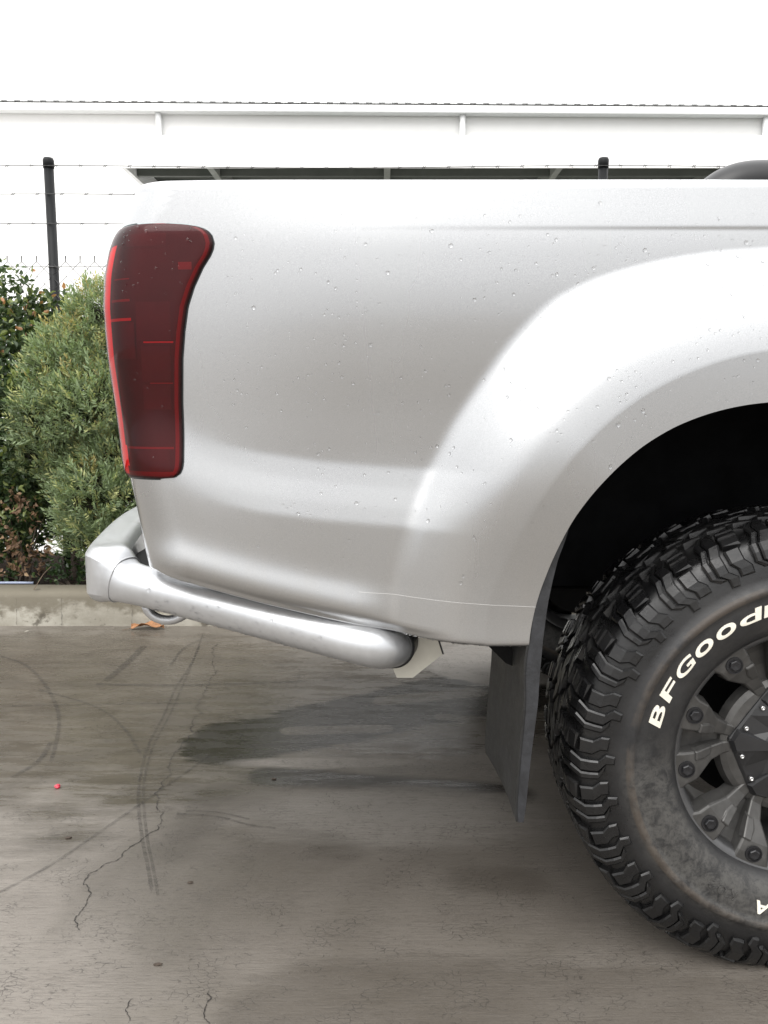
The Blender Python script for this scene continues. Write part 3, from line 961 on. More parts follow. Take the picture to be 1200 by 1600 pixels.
# dead, brown plant at the foot of the hedge
dbp = (P(40, 905, 4.05)[0], 4.05, 0.10)
broadleaf('dead_shrub', 'dried brown twiggy plant at the foot of the hedge', dbp,
          [clump(48, 800, 4.05, 26), clump(38, 850, 4.02, 28), clump(30, 890, 4.0, 26), clump(60, 870, 4.1, 22)], 330, 8, size=(0.018, 0.034), cols=[(0.16, 0.095, 0.055), (0.24, 0.16, 0.09)], mat='litter', stems=14, cat='plant')
gcb = (P(110, 915, 4.0)[0], 4.0, 0.10)
broadleaf('low_ground_plant', 'low dark leafy plant on the mulch just behind the kerb', gcb,
          [clump(120, 905, 4.02, 16), clump(160, 905, 4.05, 18), clump(90, 902, 4.0, 14), clump(195, 900, 4.1, 20)], 520, 12, size=(0.02, 0.034), cols=[(0.03, 0.055, 0.02), (0.06, 0.10, 0.03)], stems=8, cat='plant')
q = MB(); hz_ = KERB_Y + 0.20
q.tube([(x, hz_ + 0.02 * math.sin(x * 2), 0.155 + 0.004 * math.sin(x * 3)) for x in np.linspace(-2.9, P(52, 920, hz_)[0], 20)], 0.0065, 8)
tag(q.build('garden_hose', M['hose'], smooth=True), 'thin blue grey hose lying behind the kerb', 'hose')
# long dry straw leaning over the kerb
q = MB(); a_ = P(52, 930, KERB_Y + 0.02); b_ = P(80, 885, KERB_Y + 0.16)
q.tube(catmull([(a_[0], KERB_Y + 0.03, 0.165), ((a_[0] + b_[0]) / 2, KERB_Y + 0.1, 0.22), (b_[0], KERB_Y + 0.16, b_[1])], 4), 0.0018, 5)
tag(q.build('dry_stalk', M['twig']), 'single thin dry stalk leaning over the kerb edge', 'twig')

# ------------------------------------------------------------------ pickup truck
TC = np.array([0.20, 2.285, 0.0])          # base point on the centre line
truck = empty('pickup_truck', TC)
tag(truck, 'silver pickup truck with smoked tail light and all terrain tyre', 'pickup truck')
YB = 1.372                                  # outer plane of the bed side
YP = 1.355                                  # plane the outline was measured in
RC = 0.085                                  # radius of the rear corner


def pl(lst, Y=YP):
    return np.array([P(a, b, Y) for a, b in lst])


CEN = np.array(P(1262, 1003, YP))
ARCH = pl([(826, 1003), (830, 975), (838, 938), (851, 897), (868, 852), (890, 806), (917, 767), (950, 731), (992, 695), (1040, 666), (1085, 648), (1130, 636), (1180, 629), (1225, 626), (1262, 625)])
FLAN = pl([(757, 1002), (762, 960), (772, 920), (788, 880), (815, 822), (840, 776), (870, 733), (908, 689), (950, 650), (1000, 614), (1050, 588), (1105, 567), (1160, 553), (1210, 547), (1262, 545)])
OUTR = pl([(600, 1003), (606, 940), (622, 860), (645, 790), (675, 720), (712, 650), (752, 590), (802, 525), (868, 462), (930, 432), (1000, 411), (1090, 393), (1180, 384), (1262, 381)])


def polar(p):
    d = np.asarray(p) - CEN
    return np.arctan2(d[..., 1], -d[..., 0]), np.hypot(d[..., 0], d[..., 1])


def rad_of(tab):
    a, r_ = polar(tab)
    o = np.argsort(a); a = a[o]; r_ = r_[o]
    aa = np.linspace(0, math.pi / 2, 400)
    rr = np.interp(aa, a, r_)
    k = np.hanning(31); k /= k.sum()
    # mirror at the crown before smoothing
    full = np.concatenate([rr, rr[::-1]])
    pad = np.concatenate([np.full(20, full[0]), full, np.full(20, full[-1])])
    sm = np.convolve(pad, k, 'same')[20:-20]
    AA = np.concatenate([aa, math.pi - aa[::-1]])
    return lambda x: np.interp(x, AA, sm)


r_arch, r_flan, r_outr = rad_of(ARCH), rad_of(FLAN), rad_of(OUTR)

SIL = [(215, 284), (205, 290), (192, 320), (178, 357), (166, 390), (159, 430), (157, 480), (163.5, 560), (175, 640), (188, 722), (194, 748), (206, 800), (217, 850), (226, 884), (232, 905)]
_s = np.array([P(a, b, YB + 0.05) for a, b in SIL])
_o = np.argsort(_s[:, 1]); _sz = _s[_o, 1]; _sx = _s[_o, 0]


def xs_of(z):
    zz = np.linspace(_sz[0] - 0.1, _sz[-1] + 0.1, 500)
    xx = np.interp(zz, _sz, _sx)
    k = np.hanning(25); k /= k.sum()
    pad = np.concatenate([np.full(15, xx[0]), xx, np.full(15, xx[-1])])
    return np.interp(z, zz, np.convolve(pad, k, 'same')[15:-15])


BOT = pl([(226, 893), (300, 917), (400, 944), (500, 969), (560, 983), (600, 990), (660, 996), (757, 1002), (826, 1003)])


def zbot(x):
    return np.interp(x, BOT[:, 0], BOT[:, 1])


ZT = P(700, 291, YB)[1]                     # top of the bed rail
xpx = lambda px: P(px, 600, YP)[0]
CREASE = pl([(250, 745), (300, 775), (350, 792), (400, 803), (500, 817), (600, 826), (720, 833), (1200, 840)])


def smooth_tab(zs, vs, wdt):
    zz = np.arange(0.4, 1.6, 0.001)
    yy = np.interp(zz, zs, vs)
    n = int(wdt / 0.001) | 1
    k = np.hanning(n + 2)[1:-1]; k /= k.sum()
    pad = np.concatenate([np.full(n, yy[0]), yy, np.full(n, yy[-1])])
    sm = np.convolve(pad, k, 'same')[n:-n]
    return lambda z: np.interp(z, zz, sm)


upper = smooth_tab([0.5, 0.80, 0.92, 1.00, 1.08, 1.15, 1.21, 1.28, 1.40], [-0.026, -0.026, -0.026, -0.0195, -0.0095, -0.003, -0.001, -0.002, -0.014], 0.10)
# ledge below the waist, in height above its crease
ledge = smooth_tab([0.50, 0.90, 0.955, 0.985, 0.999, 1.001, 1.03, 1.065, 1.10, 1.5], [0.012, 0.020, 0.0240, 0.0262, 0.0272, 0.0270, 0.0195, 0.0085, 0.0, 0.0], 0.008)
ledge_soft = smooth_tab([0.50, 0.90, 0.955, 0.985, 1.00, 1.03, 1.065, 1.10, 1.5], [0.012, 0.020, 0.0235, 0.0250, 0.0252, 0.019, 0.0085, 0.0, 0.0], 0.09)


def offset(x, z):
    """how far the skin stands out from the plane YB, towards the viewer"""
    o = upper(z) * (0.35 + 0.65 * sstep(xpx(290), xpx(620), x))
    zc = np.interp(x, CREASE[:, 0], CREASE[:, 1])
    f = sstep(xpx(270), xpx(440), x)
    lz = 1.0 + (z - zc)
    o = o + 0.48 * (f * ledge(lz) + (1 - f) * ledge_soft(lz))
    # rail: a soft step that gets crisper towards the cab
    k = sstep(xpx(480), xpx(1250), x)
    zr = P(800, 352, YP)[1]
    o = o + 0.0015 * k * sstep(zr - 0.004, zr + 0.004, z)
    # rolled lip along the lower edge
    db = z - zbot(x)
    lip = sstep(xpx(640), xpx(540), x)
    o = o + lip * (0.008 * np.exp(-((db - 0.028) / 0.032) ** 2)) - 0.014 * np.clip(1 - db / (0.012 + 0.014 * lip), 0, 1) ** 2
    # flared wheel arch
    al, rr = polar(np.stack([x, z], -1))
    al = np.clip(al, 0, math.pi)
    ra, rf_, ro = r_arch(al), r_flan(al), r_outr(al)
    t = np.clip((ro - rr) / (ro - rf_), 0, 1)             # 0 outer foot .. 1 flange edge
    amp = 0.060 * (0.45 + 0.55 * sstep(R(2), R(40), np.minimum(al, math.pi - al)))
    prof = 0.66 * (1 - (1 - t) ** 2.1) + 0.34 * t
    soft = sstep(0, 0.22, t)
    fl = amp * prof * (0.25 + 0.75 * soft)
    inn = np.clip((rf_ - rr) / (rf_ - ra), 0, 1)
    fl = fl - 0.0015 * inn
    # the flare replaces the panel relief below it
    cover = sstep(0.0, 0.75, t)
    o = o * (1 - cover) + (-0.004 + 0.006 * sstep(0.7, 0.9, z)) * cover + fl
    # plan curve: tucks in towards the rear
    o = o - 0.030 * np.clip((xpx(620) - x) / 0.5, 0, 2) ** 2 * 0.8
    return o


def skin(s, z, proud=0.0):
    """unrolled panel coordinate -> world point; the rear corner is wrapped"""
    s = np.asarray(s, float); z = np.asarray(z, float)
    x0 = xs_of(z) + RC
    o = offset(np.maximum(s, x0), z)
    phi = np.clip((x0 - s) / RC, 0, math.pi / 2)
    over = np.maximum(0, (x0 - s) - RC * math.pi / 2)
    X = np.where(s >= x0, s, x0 - (RC + proud) * np.sin(phi))
    Yf = YB - o
    Y = np.where(s >= x0, Yf - proud, Yf + RC - (RC + proud) * np.cos(phi) + over)
    return np.stack([X, Y, z + 0 * X], -1)


XF = P(1262, 800, YP)[0] + 0.42             # front end of the bed
NU, NA, NB = 300, 26, 130
al = np.linspace(0, math.pi, NU)
Apt = CEN + (r_arch(al)[:, None]) * np.stack([-np.cos(al), np.sin(al)], -1)
Fpt = CEN + (r_flan(al)[:, None]) * np.stack([-np.cos(al), np.sin(al)], -1)
zb0 = P(226, 893, YP)[1]
# outer outline in unrolled coordinates
u = np.linspace(0, 1, NU)
B = np.zeros((NU, 2))
ua, ub_ = 0.34, 0.86
xF = XF
for i, t in enumerate(u):
    if t <= ua:
        z = zb0 + (ZT - zb0) * (t / ua)
        B[i] = (xs_of(z) + RC - RC * math.pi / 2 - 0.02, z)
    elif t <= ub_:
        s0 = xs_of(ZT) + RC - RC * math.pi / 2 - 0.02
        B[i] = (s0 + (xF - s0) * (t - ua) / (ub_ - ua), ZT)
    else:
        B[i] = (xF, ZT + (CEN[1] - ZT) * (t - ub_) / (1 - ub_))
grid = []
for j in range(NA):
    v = j / NA
    grid.append(Apt * (1 - v) + Fpt * v)
# bottom edge as the first line of the patch
e0s = np.linspace(Fpt[0, 0], B[0, 0], NB + 1)
e0 = np.stack([e0s, np.where(e0s < BOT[0, 0], BOT[0, 1], zbot(e0s))], -1)
for j in range(NB + 1):
    v = j / NB
    lin = Fpt * (1 - v) + B * v
    cor = e0[j] - (Fpt[0] * (1 - v) + B[0] * v)
    fade = (1 - sstep(0, 0.22, u))[:, None]
    grid.append(lin + cor * fade)
GRD = np.array(grid)                        # (rows, NU, 2)
W = skin(GRD[..., 0], GRD[..., 1])
rows = W.shape[0]
V = W.reshape(-1, 3).tolist()
Fc = []
for j in range(rows - 1):
    for i in range(NU - 1):
        a = j * NU + i
        Fc.append((a, a + 1, a + NU + 1, a + NU))
# rolled top edge and rail top


def strip(idx, steps):
    prev = list(idx)
    for fn in steps:
        cur = []
        for k, q_ in enumerate(idx):
            V.append(fn(V[q_], k)); cur.append(len(V) - 1)
        for a, b in zip(range(len(idx) - 1), range(1, len(idx))):
            Fc.append((prev[a], prev[b], cur[b], cur[a]))
        prev = cur


ti = [(rows - 1) * NU + i for i in range(NU) if ua - 0.001 <= u[i] <= ub_ + 0.001]
rt = 0.016
strip(ti, [(lambda p, k, a=a: (p[0], p[1] + rt * (1 - math.cos(a)), p[2] + rt * math.sin(a))) for a in np.linspace(0.3, math.pi / 2, 5)] +
      [lambda p, k: (p[0], p[1] + 0.075, p[2] + rt), lambda p, k: (p[0], p[1] + 0.082, p[2] + rt - 0.007), lambda p, k: (p[0], p[1] + 0.084, p[2] - 0.06)])
bi = [j * NU for j in range(rows)]
strip(bi, [(lambda p, k, a=a: (p[0], p[1] + 0.008 * (1 - math.cos(a)), p[2] - 0.008 * math.sin(a))) for a in np.linspace(0.4, math.pi / 2, 4)] + [lambda p, k: (p[0], p[1] + 0.06, p[2] - 0.004)])
ai = list(range(NU))
cen3 = CEN


def inward(p, d):
    dx, dz = cen3[0] - p[0], cen3[1] - p[2]
    l = math.hypot(dx, dz) or 1
    return p[0] + dx / l * d, p[2] + dz / l * d


def arch_fn(a):
    def fn(p, k):
        x, z = inward(p, 0.005 * math.sin(a))
        return (x, p[1] + 0.005 * (1 - math.cos(a)), z)
    return fn


lipV = []
for i in range(NU):
    p = V[i]
    for d, dy in ((-0.002, 0.0015), (0.0, 0.004), (0.0, 0.04)):
        x, z = inward(p, d); lipV.append((x, p[1] + dy, z))
lipF = [(i * 3 + k, i * 3 + k + 1, (i + 1) * 3 + k + 1, (i + 1) * 3 + k) for i in range(NU - 1) for k in range(2)]
side = make('bed_side', V, Fc, M['paint'], truck, smooth=True, off=TC)
side['label'] = 'silver bed side panel with flared wheel arch and rain drops'
make('arch_lip', lipV, lipF, M['liner'], side, smooth=True, off=TC)
far = side.copy(); COL.objects.link(far); far.parent = truck; far.scale = (1, -1, 1); del far['label']


# rain drops on the skin
def drops(mb, pts, nrm, rads):
    for p, n, r_ in zip(pts, nrm, rads):
        n = Vector(n).normalized()
        a = n.cross(Vector((0.3, 0.2, 0.9))).normalized(); b = n.cross(a)
        st = random.uniform(0.85, 1.25); hgt = random.uniform(0.38, 0.55)
        vs = []; k = 8
        for lv, (rr, hh_) in enumerate(((1.0, -0.12), (0.93, 0.42), (0.62, 0.82))):
            for i in range(k):
                an = 2 * math.pi * i / k
                q_ = Vector(p) + a * (math.cos(an) * rr * r_) + b * (math.sin(an) * rr * r_ * st) + n * (hh_ * r_ * hgt)
                vs.append(q_)
        vs.append(Vector(p) + n * (r_ * hgt))
        fs = [(i, (i + 1) % k, k + (i + 1) % k, k + i) for i in range(k)] + [(k + i, k + (i + 1) % k, 2 * k + (i + 1) % k, 2 * k + i) for i in range(k)]
        fs += [(2 * k + i, 2 * k + (i + 1) % k, 3 * k) for i in range(k)]
        mb.add(vs, fs)


def skin_normal(s, z):
    e = 0.002
    p = skin(s, z); a = skin(s + e, z) - p; b = skin(s, z + e) - p
    n = np.cross(a, b)
    if n[1] > 0: n = -n
    return p, n


dr = MB(); pts = []; nr = []; rd = []
tries = 0
centres = [(random.uniform(280, 1240), random.uniform(345, 900)) for _ in range(46)]
while len(pts) < 1250 and tries < 20000:
    tries += 1
    if random.random() < 0.55:
        c = random.choice(centres); px = random.gauss(c[0], 45); py = random.gauss(c[1], 38)
    else:
        px, py = random.uniform(235, 1300), random.uniform(330, 980)
    if random.random() < sstep(600, 1000, py) * 0.65: continue
    x, z = P(px, py, YP)
    a_, r_ = polar(np.array([x, z]))
    if z < zbot(x) + 0.012 or r_ < r_arch(max(0, a_)) + 0.008 or x < P(340, py, YP)[0] and 330 < py < 760: continue
    p, n = skin_normal(x, z)
    pts.append(p); nr.append(n); rd.append(min(0.0038, 0.0007 + np.random.default_rng(tries).exponential(0.00062)))
# beads hanging along the lower edge and the rail
for k in range(60):
    px = random.uniform(620, 830); x = P(px, 990, YP)[0]
    p, n = skin_normal(x, zbot(x) + 0.001); p = p + np.array([0, 0.004, -0.008]); pts.append(p); nr.append((0, -0.4, -1)); rd.append(random.uniform(0.0012, 0.0026))
for k in range(150):
    px = random.uniform(230, 1250); x = P(px, 290, YP)[0]
    p, n = skin_normal(x, ZT - 0.001); p = p + np.array([0, 0.01, 0.0145]); pts.append(p); nr.append((0, -0.3, 1)); rd.append(random.uniform(0.001, 0.0024))
drops(dr, pts, nr, rd)
do = dr.build('water_drops', M['water'], side, smooth=True, off=TC); do['kind'] = 'stuff'
# fine scratch across the lower arch
q = MB(); sv = []
for t in np.linspace(0, 1, 40):
    px = 560 + t * 276; py = 931 + 16 * t ** 0.8
    x, z = P(px, py, YP)
    a = skin(x, z, 0.0006); b = skin(x, z + 0.0004, 0.0006); sv += [a, b]
q.add(sv, [(2 * i, 2 * i + 1, 2 * i + 3, 2 * i + 2) for i in range(39)])
q.build('scratch', pm('bare_scratch', (0.8, 0.8, 0.78), 0.6), side, off=TC)

# ---- tail light
LR = [(204, 346), (250, 346), (289, 349), (303, 351), (314, 354.5), (322, 359), (328, 366), (331.5, 378), (330, 388), (326, 398), (314, 417), (300, 447), (290, 478), (284.5, 517), (281, 559), (280, 629), (282, 686), (282.6, 722), (281.5, 733), (278, 741), (269, 747.5), (246, 749)]
_lr = np.array([P(a, b, YB) for a, b in LR])
zl0 = _lr[-1, 1]; zl1 = _lr[0, 1]


def lamp_right(z):
    return np.interp(z, _lr[::-1, 1], _lr[::-1, 0])


def lamp_left(z):
    return xs_of(z) + RC - RC * math.pi / 2 - 0.055


def lamp_grid(name, mat, parent, shrink=0.0, proud=0.003, dome=0.0, rim=0.012, smooth=True):
    ts = (1 - np.cos(np.linspace(0, math.pi, 120))) / 2
    ts2 = np.concatenate([[0], np.sort(np.concatenate([ts[1:-1], np.linspace(0.93, 0.999, 12)])), [1]])
    zz = zl0 + shrink + (zl1 - zl0 - 2 * shrink) * ts2
    nc = 60
    tt = (1 - np.cos(np.linspace(0, math.pi, nc))) / 2
    V = np.zeros((len(zz), nc, 3))
    for i, z in enumerate(zz):
        zq = np.clip(z, zl0, zl1)
        a, b = lamp_left(zq) + shrink, lamp_right(zq) - shrink
        s = a + (b - a) * tt
        e = np.minimum(np.minimum(s - a, b - s), min(z - zz[0], zz[-1] - z))
        if dome > 0:
            pr = proud + dome * np.sqrt(np.clip(1 - (1 - np.clip(e / rim, 0, 1)) ** 2, 0, 1))
        else:
            pr = np.full(nc, proud)
        V[i] = skin(s, np.full(nc, z), 0.0)
        p0 = skin(s, np.full(nc, z), 0.02)
        V[i] = V[i] + (p0 - V[i]) / 0.02 * pr[:, None]
    n = len(zz)
    Fq = [(i * nc + j, i * nc + j + 1, (i + 1) * nc + j + 1, (i + 1) * nc + j) for i in range(n - 1) for j in range(nc - 1)]
    return make(name, V.reshape(-1, 3), Fq, mat, parent, smooth, off=TC)


def lamp_patch(name, mat, parent, zs, lefts, rights, proud, depth=0.0):
    """strip between two edges given per height, on the lamp body"""
    nc = 14; V = []
    for z, a, b in zip(zs, lefts, rights):
        s = np.linspace(a, b, nc)
        p0 = skin(s, np.full(nc, z), 0.0); p1 = skin(s, np.full(nc, z), 0.02)
        V += list(p0 + (p1 - p0) / 0.02 * proud)
    n = len(zs)
    Fq = [(i * nc + j, i * nc + j + 1, (i + 1) * nc + j + 1, (i + 1) * nc + j) for i in range(n - 1) for j in range(nc - 1)]
    return make(name, V, Fq, mat, parent, True, off=TC)


lamp = lamp_grid('tail_light', M['lamp_dark'], truck, shrink=0.002, proud=0.0035)
lamp['label'] = 'smoked red tail light wrapped round the rear corner'
lamp_grid('gasket', M['gasket'], lamp, shrink=-0.0022, proud=0.0012)
lamp_grid('lens', M['lens'], lamp, shrink=0.0, proud=0.0022, dome=0.0060, rim=0.02)
zz = np.linspace(zl0 + 0.006, zl1 - 0.03, 60)
x0 = lambda z: xs_of(z) + RC
lamp_patch('corner_reflector', M['lamp_red'], lamp, zz, [x0(z) - RC * 1.75 for z in zz], [x0(z) - RC * (0.90 - 0.10 * ((z - zl0) / (zl1 - zl0))) for z in zz], 0.0050)
zz = np.linspace(zl0 + 0.006, zl1 - 0.007, 110)
lamp_patch('border_band', M['lamp_dim'], lamp, zz, [lamp_right(z) - 0.0115 for z in zz], [lamp_right(z) - 0.0050 for z in zz], 0.0042)
zz = np.linspace(zl0 + 0.004, zl0 + 0.012, 4)
lamp_patch('border_band', M['lamp_dim'], lamp, zz, [x0(z) - RC * 1.6 for z in zz], [lamp_right(z) - 0.010 for z in zz], 0.0046)
for (xa, xb, ya, yb, mt) in ((169, 207, 495, 499.5, 'lamp_mid'), (226, 273, 532.5, 535, 'lamp_mid'), (236, 272, 597.5, 599.5, 'lamp_dim'), (222, 268, 540, 596, 'lamp_maroon'), (214, 268, 470, 531, 'lamp_maroon'), (225, 268, 601, 640, 'lamp_maroon'), (190, 268, 704, 738, 'lamp_maroon'), (176, 212, 502, 560, 'lamp_maroon'), (198, 274, 699, 702.5, 'lamp_dim'), (281, 302, 408, 420, 'lamp_dim'), (178, 204, 432, 434, 'lamp_dim'), (172, 205, 465, 469, 'lamp_dim'), (197, 262, 362, 382, 'lamp_maroon')):
    z1, z2 = P(230, yb, YB)[1], P(230, ya, YB)[1]
    zz = np.linspace(z1, z2, 4)

    def sx(px, z):       # picture x to unrolled coordinate near the corner
        X = P(px, ya, YB + 0.02)[0]; c = float(x0(z))
        return X if X >= c else c - RC * math.asin(min(0.98, (c - X) / RC))
    lamp_patch('reflector_strip', M[mt], lamp, zz, [sx(xa, z) for z in zz], [sx(xb, z) for z in zz], 0.0048)
zz = np.linspace(zl0 + 0.02, zl0 + 0.055, 6)
lamp_patch('reverse_lamp_edge', M['lamp_red'], lamp, zz, [x0(z) - RC * 1.2 for z in zz], [x0(z) - RC * 0.82 for z in zz], 0.0052)
# drops on the lens
q = MB(); pts = []; nr = []; rd = []
for k in range(46):
    px, py = random.uniform(185, 300), random.uniform(352, 470) if random.random() < 0.75 else random.uniform(470, 730)
    x, z = P(px, py, YB)
    if x > lamp_right(z) - 0.012: continue
    p, n = skin_normal(x, z); n = n / np.linalg.norm(n); pts.append(p + n * 0.0083); nr.append(n); rd.append(random.uniform(0.0009, 0.0026))
drops(q, pts, nr, rd)
o_ = q.build('water_drops', M['water'], lamp, smooth=True, off=TC); o_['kind'] = 'stuff'


def mirror_copy(o, parent=truck):
    c = o.copy(); COL.objects.link(c); c.parent = parent
    if 'label' in c: del c['label']
    for ch in o.children:
        d = ch.copy(); COL.objects.link(d); d.parent = c
    return c


fl_ = mirror_copy(lamp); fl_.scale = (1, -1, 1)

# ---- tailgate, bed, chassis and cab (mostly beyond the frame or hidden)
ty0, ty1 = YB + 0.16, 2 * TC[1] - YB - 0.16
zz = np.linspace(P(226, 870, YB)[1], ZT + 0.014, 50); yy = np.linspace(ty0, ty1, 40)
V = [(xs_of(z) + 0.003 - 0.018 * math.sin(math.pi * (y - ty0) / (ty1 - ty0)), y, z) for z in zz for y in yy]
V += [(v[0] + 0.06, v[1], v[2]) for v in V]
n_ = 50 * 40
Fq = [(i * 40 + j, i * 40 + j + 1, (i + 1) * 40 + j + 1, (i + 1) * 40 + j) for i in range(49) for j in range(39)]
Fq += [(a + n_, d + n_, c + n_, b + n_) for a, b, c, d in Fq]
Fq += [(49 * 40 + j, 49 * 40 + j + 1, n_ + 49 * 40 + j + 1, n_ + 49 * 40 + j) for j in range(39)]
for j in (0, 39):
    Fq += [(i * 40 + j, (i + 1) * 40 + j, n_ + (i + 1) * 40 + j, n_ + i * 40 + j) for i in range(49)]
tg = make('tailgate', V, Fq, M['paint'], truck, smooth=False, off=TC)
hx = float(xs_of(1.2)) - 0.02
q = MB(); q.bbox((hx - 0.022, TC[1] - 0.12, 1.16), (hx + 0.004, TC[1] + 0.12, 1.22), 0.01); q.build('handle', M['black'], tg, off=TC)
q = MB(); q.box((-0.40, YB + 0.42, 0.80), (XF - 0.01, 2 * TC[1] - YB - 0.42, 0.83)); q.build('bed_floor', M['black'], truck, off=TC)
for s_ in (0, 1):
    for (xa_, xb_) in ((-0.34, CEN[0] - 0.47), (CEN[0] + 0.47, XF - 0.01)):
        ya_, yb_ = (YB + 0.06, YB + 0.418) if s_ == 0 else (2 * TC[1] - YB - 0.418, 2 * TC[1] - YB - 0.06)
        q = MB(); q.box((xa_, ya_, 0.80), (xb_, yb_, 0.828)); q.build('bed_floor', M['black'], truck, off=TC)
q = MB(); q.box((XF - 0.03, YB + 0.07, 0.62), (XF, 2 * TC[1] - YB - 0.07, ZT)); q.build('bed_front_wall', M['black'], truck, off=TC)
for s_ in (0, 1):
    y0_ = YB + 0.09 if s_ == 0 else 2 * TC[1] - YB - 0.10
    q = MB(); q.box((-0.43, y0_, 1.07), (XF - 0.035, y0_ + 0.01, ZT - 0.03)); q.build('bed_liner', M['black'], truck, off=TC)
for s_ in (-1, 1):
    q = MB(); q.bbox((-0.50, TC[1] + s_ * 0.43 - 0.04, 0.60), (3.9, TC[1] + s_ * 0.43 + 0.04, 0.74), 0.008); q.build('chassis_rail', M['chassis'], truck, off=TC)
WX, WYc, WZ = P(1257, 1180, 1.380)[0], 1.380 + 0.118, 0.405
q = MB(); q.tube([(WX, WYc + 0.1, WZ), (WX, 2 * TC[1] - WYc - 0.1, WZ)], 0.045, 16); q.tube([(WX - 0.01, TC[1] - 0.2, WZ), (WX, TC[1] - 0.08, WZ), (WX, TC[1] + 0.08, WZ), (WX, TC[1] + 0.2, WZ)], [0.05, 0.14, 0.14, 0.05], 16)
q.build('rear_axle', M['chassis'], truck, smooth=True, off=TC)

# wheel arch liners (dark shells behind each arch opening)
na = 60
aa = np.linspace(0, math.pi, na)
V = []; Fq = []
rr = r_arch(aa) + 0.012
ys = [YB + 0.02, YB + 0.12, YB + 0.40]
for y in ys:
    for a, r_ in zip(aa, rr):
        V.append((CEN[0] - math.cos(a) * r_, y, max(CEN[1] + math.sin(a) * r_, CEN[1])))
for i in range(2):
    for k in range(na - 1):
        Fq.append((i * na + k, i * na + k + 1, (i + 1) * na + k + 1, (i + 1) * na + k))
V.append((CEN[0], ys[-1], CEN[1])); c_ = len(V) - 1
for k in range(na - 1):
    Fq.append((2 * na + k, 2 * na + k + 1, c_))
V += [(CEN[0] - rr[0], ys[-1], 0.62), (CEN[0] + rr[0], ys[-1], 0.62)]
Fq.append((2 * na, c_, len(V) - 2)); Fq.append((c_, 3 * na - 1, len(V) - 1))
ln = make('wheel_arch_liner', V, Fq, M['liner'], truck, smooth=False, off=TC)
l2 = ln.copy(); COL.objects.link(l2); l2.parent = truck; l2.scale = (1, -1, 1)

# ---- mud flap: rubber sheet behind the tyre with a folded outer edge
edge_px = [(894, 806), (884, 842), (872, 875), (862, 915), (855, 951), (849, 997), (846, 1028), (843, 1060), (840, 1105), (830, 1181), (822, 1258), (818, 1285)]
edge_w = [15, 19, 20, 20, 20, 20, 22, 21, 18, 15, 13, 8]
yf = 1.350
fv = []; m_ = len(edge_px)
out_l = []; out_r = []
for (a, b), wd in zip(edge_px, edge_w):
    xl_, z_ = P(a - wd, b, yf); xr_, _ = P(a, b, yf)
    out_l.append((xl_, z_)); out_r.append((xr_, z_))
ol = catmull([(p[0], yf, p[1]) for p in out_l], 5); orr = catmull([(p[0], yf, p[1]) for p in out_r], 5)
q = MB(); n_ = len(ol)
vs = []
for a, b in zip(ol, orr):
    vs += [a, b, (b[0], b[1] + 0.012, b[2]), (a[0] + 0.003, a[1] + 0.012, a[2])]
fs = []
for i in range(n_ - 1):
    for k in range(4):
        fs.append((i * 4 + k, i * 4 + (k + 1) % 4, (i + 1) * 4 + (k + 1) % 4, (i + 1) * 4 + k))
fs += [(0, 1, 2, 3), tuple((n_ - 1) * 4 + k for k in (3, 2, 1, 0))]
q.add(vs, fs)
flap_edge_verts, flap_edge_faces = q.v, q.f
# sheet running inboard
sv = []; ny = 8
zf_bot = lambda t: ol[-1][2] + 0.004 * t
for a in [p for p in ol]:
    for k in range(ny):
        t = k / (ny - 1)
        sv.append((a[0] - 0.004 - 0.018 * t + 0.006 * math.sin(t * 3.1), yf + 0.002 + 0.285 * t, a[2] if a[2] < 0.66 else 0.66 + (a[2] - 0.66)))
nn_ = len(sv)
sv += [(x + 0.006, y, z) for x, y, z in sv]
fs = [(i * ny + j, i * ny + j + 1, (i + 1) * ny + j + 1, (i + 1) * ny + j) for i in range(n_ - 1) for j in range(ny - 1)]
fs += [(d + nn_, c + nn_, b + nn_, a + nn_) for a, b, c, d in fs]
for i in range(n_ - 1):
    for j in (0, ny - 1):
        fs.append((i * ny + j, (i + 1) * ny + j, nn_ + (i + 1) * ny + j, nn_ + i * ny + j))
for j in range(ny - 1):
    fs.append(((n_ - 1) * ny + j, (n_ - 1) * ny + j + 1, nn_ + (n_ - 1) * ny + j + 1, nn_ + (n_ - 1) * ny + j))
flap = make('mud_flap', sv, fs, M['rubber_flap'], truck, off=TC)
flap['label'] = 'dark rubber mud flap hanging behind the rear tyre'
make('folded_edge', flap_edge_verts, flap_edge_faces, M['flap_edge'], flap, off=TC)
fm = mirror_copy(flap); fm.scale = (1, -1, 1)
# bracket behind the sill beside the flap
xa, za = P(745, 1004, 1.50); xb, _ = P(790, 1030, 1.50)
q = MB(); q.add([(xa, 1.47, za + 0.02), (xb + 0.03, 1.47, za + 0.02), (xb + 0.03, 1.47, za - 0.045), (xa + 0.05, 1.47, za - 0.03), (xa, 1.50, za + 0.02), (xb + 0.03, 1.50, za + 0.02), (xb + 0.03, 1.50, za - 0.045), (xa + 0.05, 1.50, za - 0.03)],
                 [(0, 1, 2, 3), (7, 6, 5, 4), (0, 4, 5, 1), (1, 5, 6, 2), (2, 6, 7, 3), (3, 7, 4, 0)])
q.build('flap_bracket', M['chassis'], truck, off=TC)

# ---- rear bumper: chamfered bar bowed across the back, a round tube down each flank
def at3(px, py, Y):
    x, z = P(px, py, Y); return (x, Y, z)


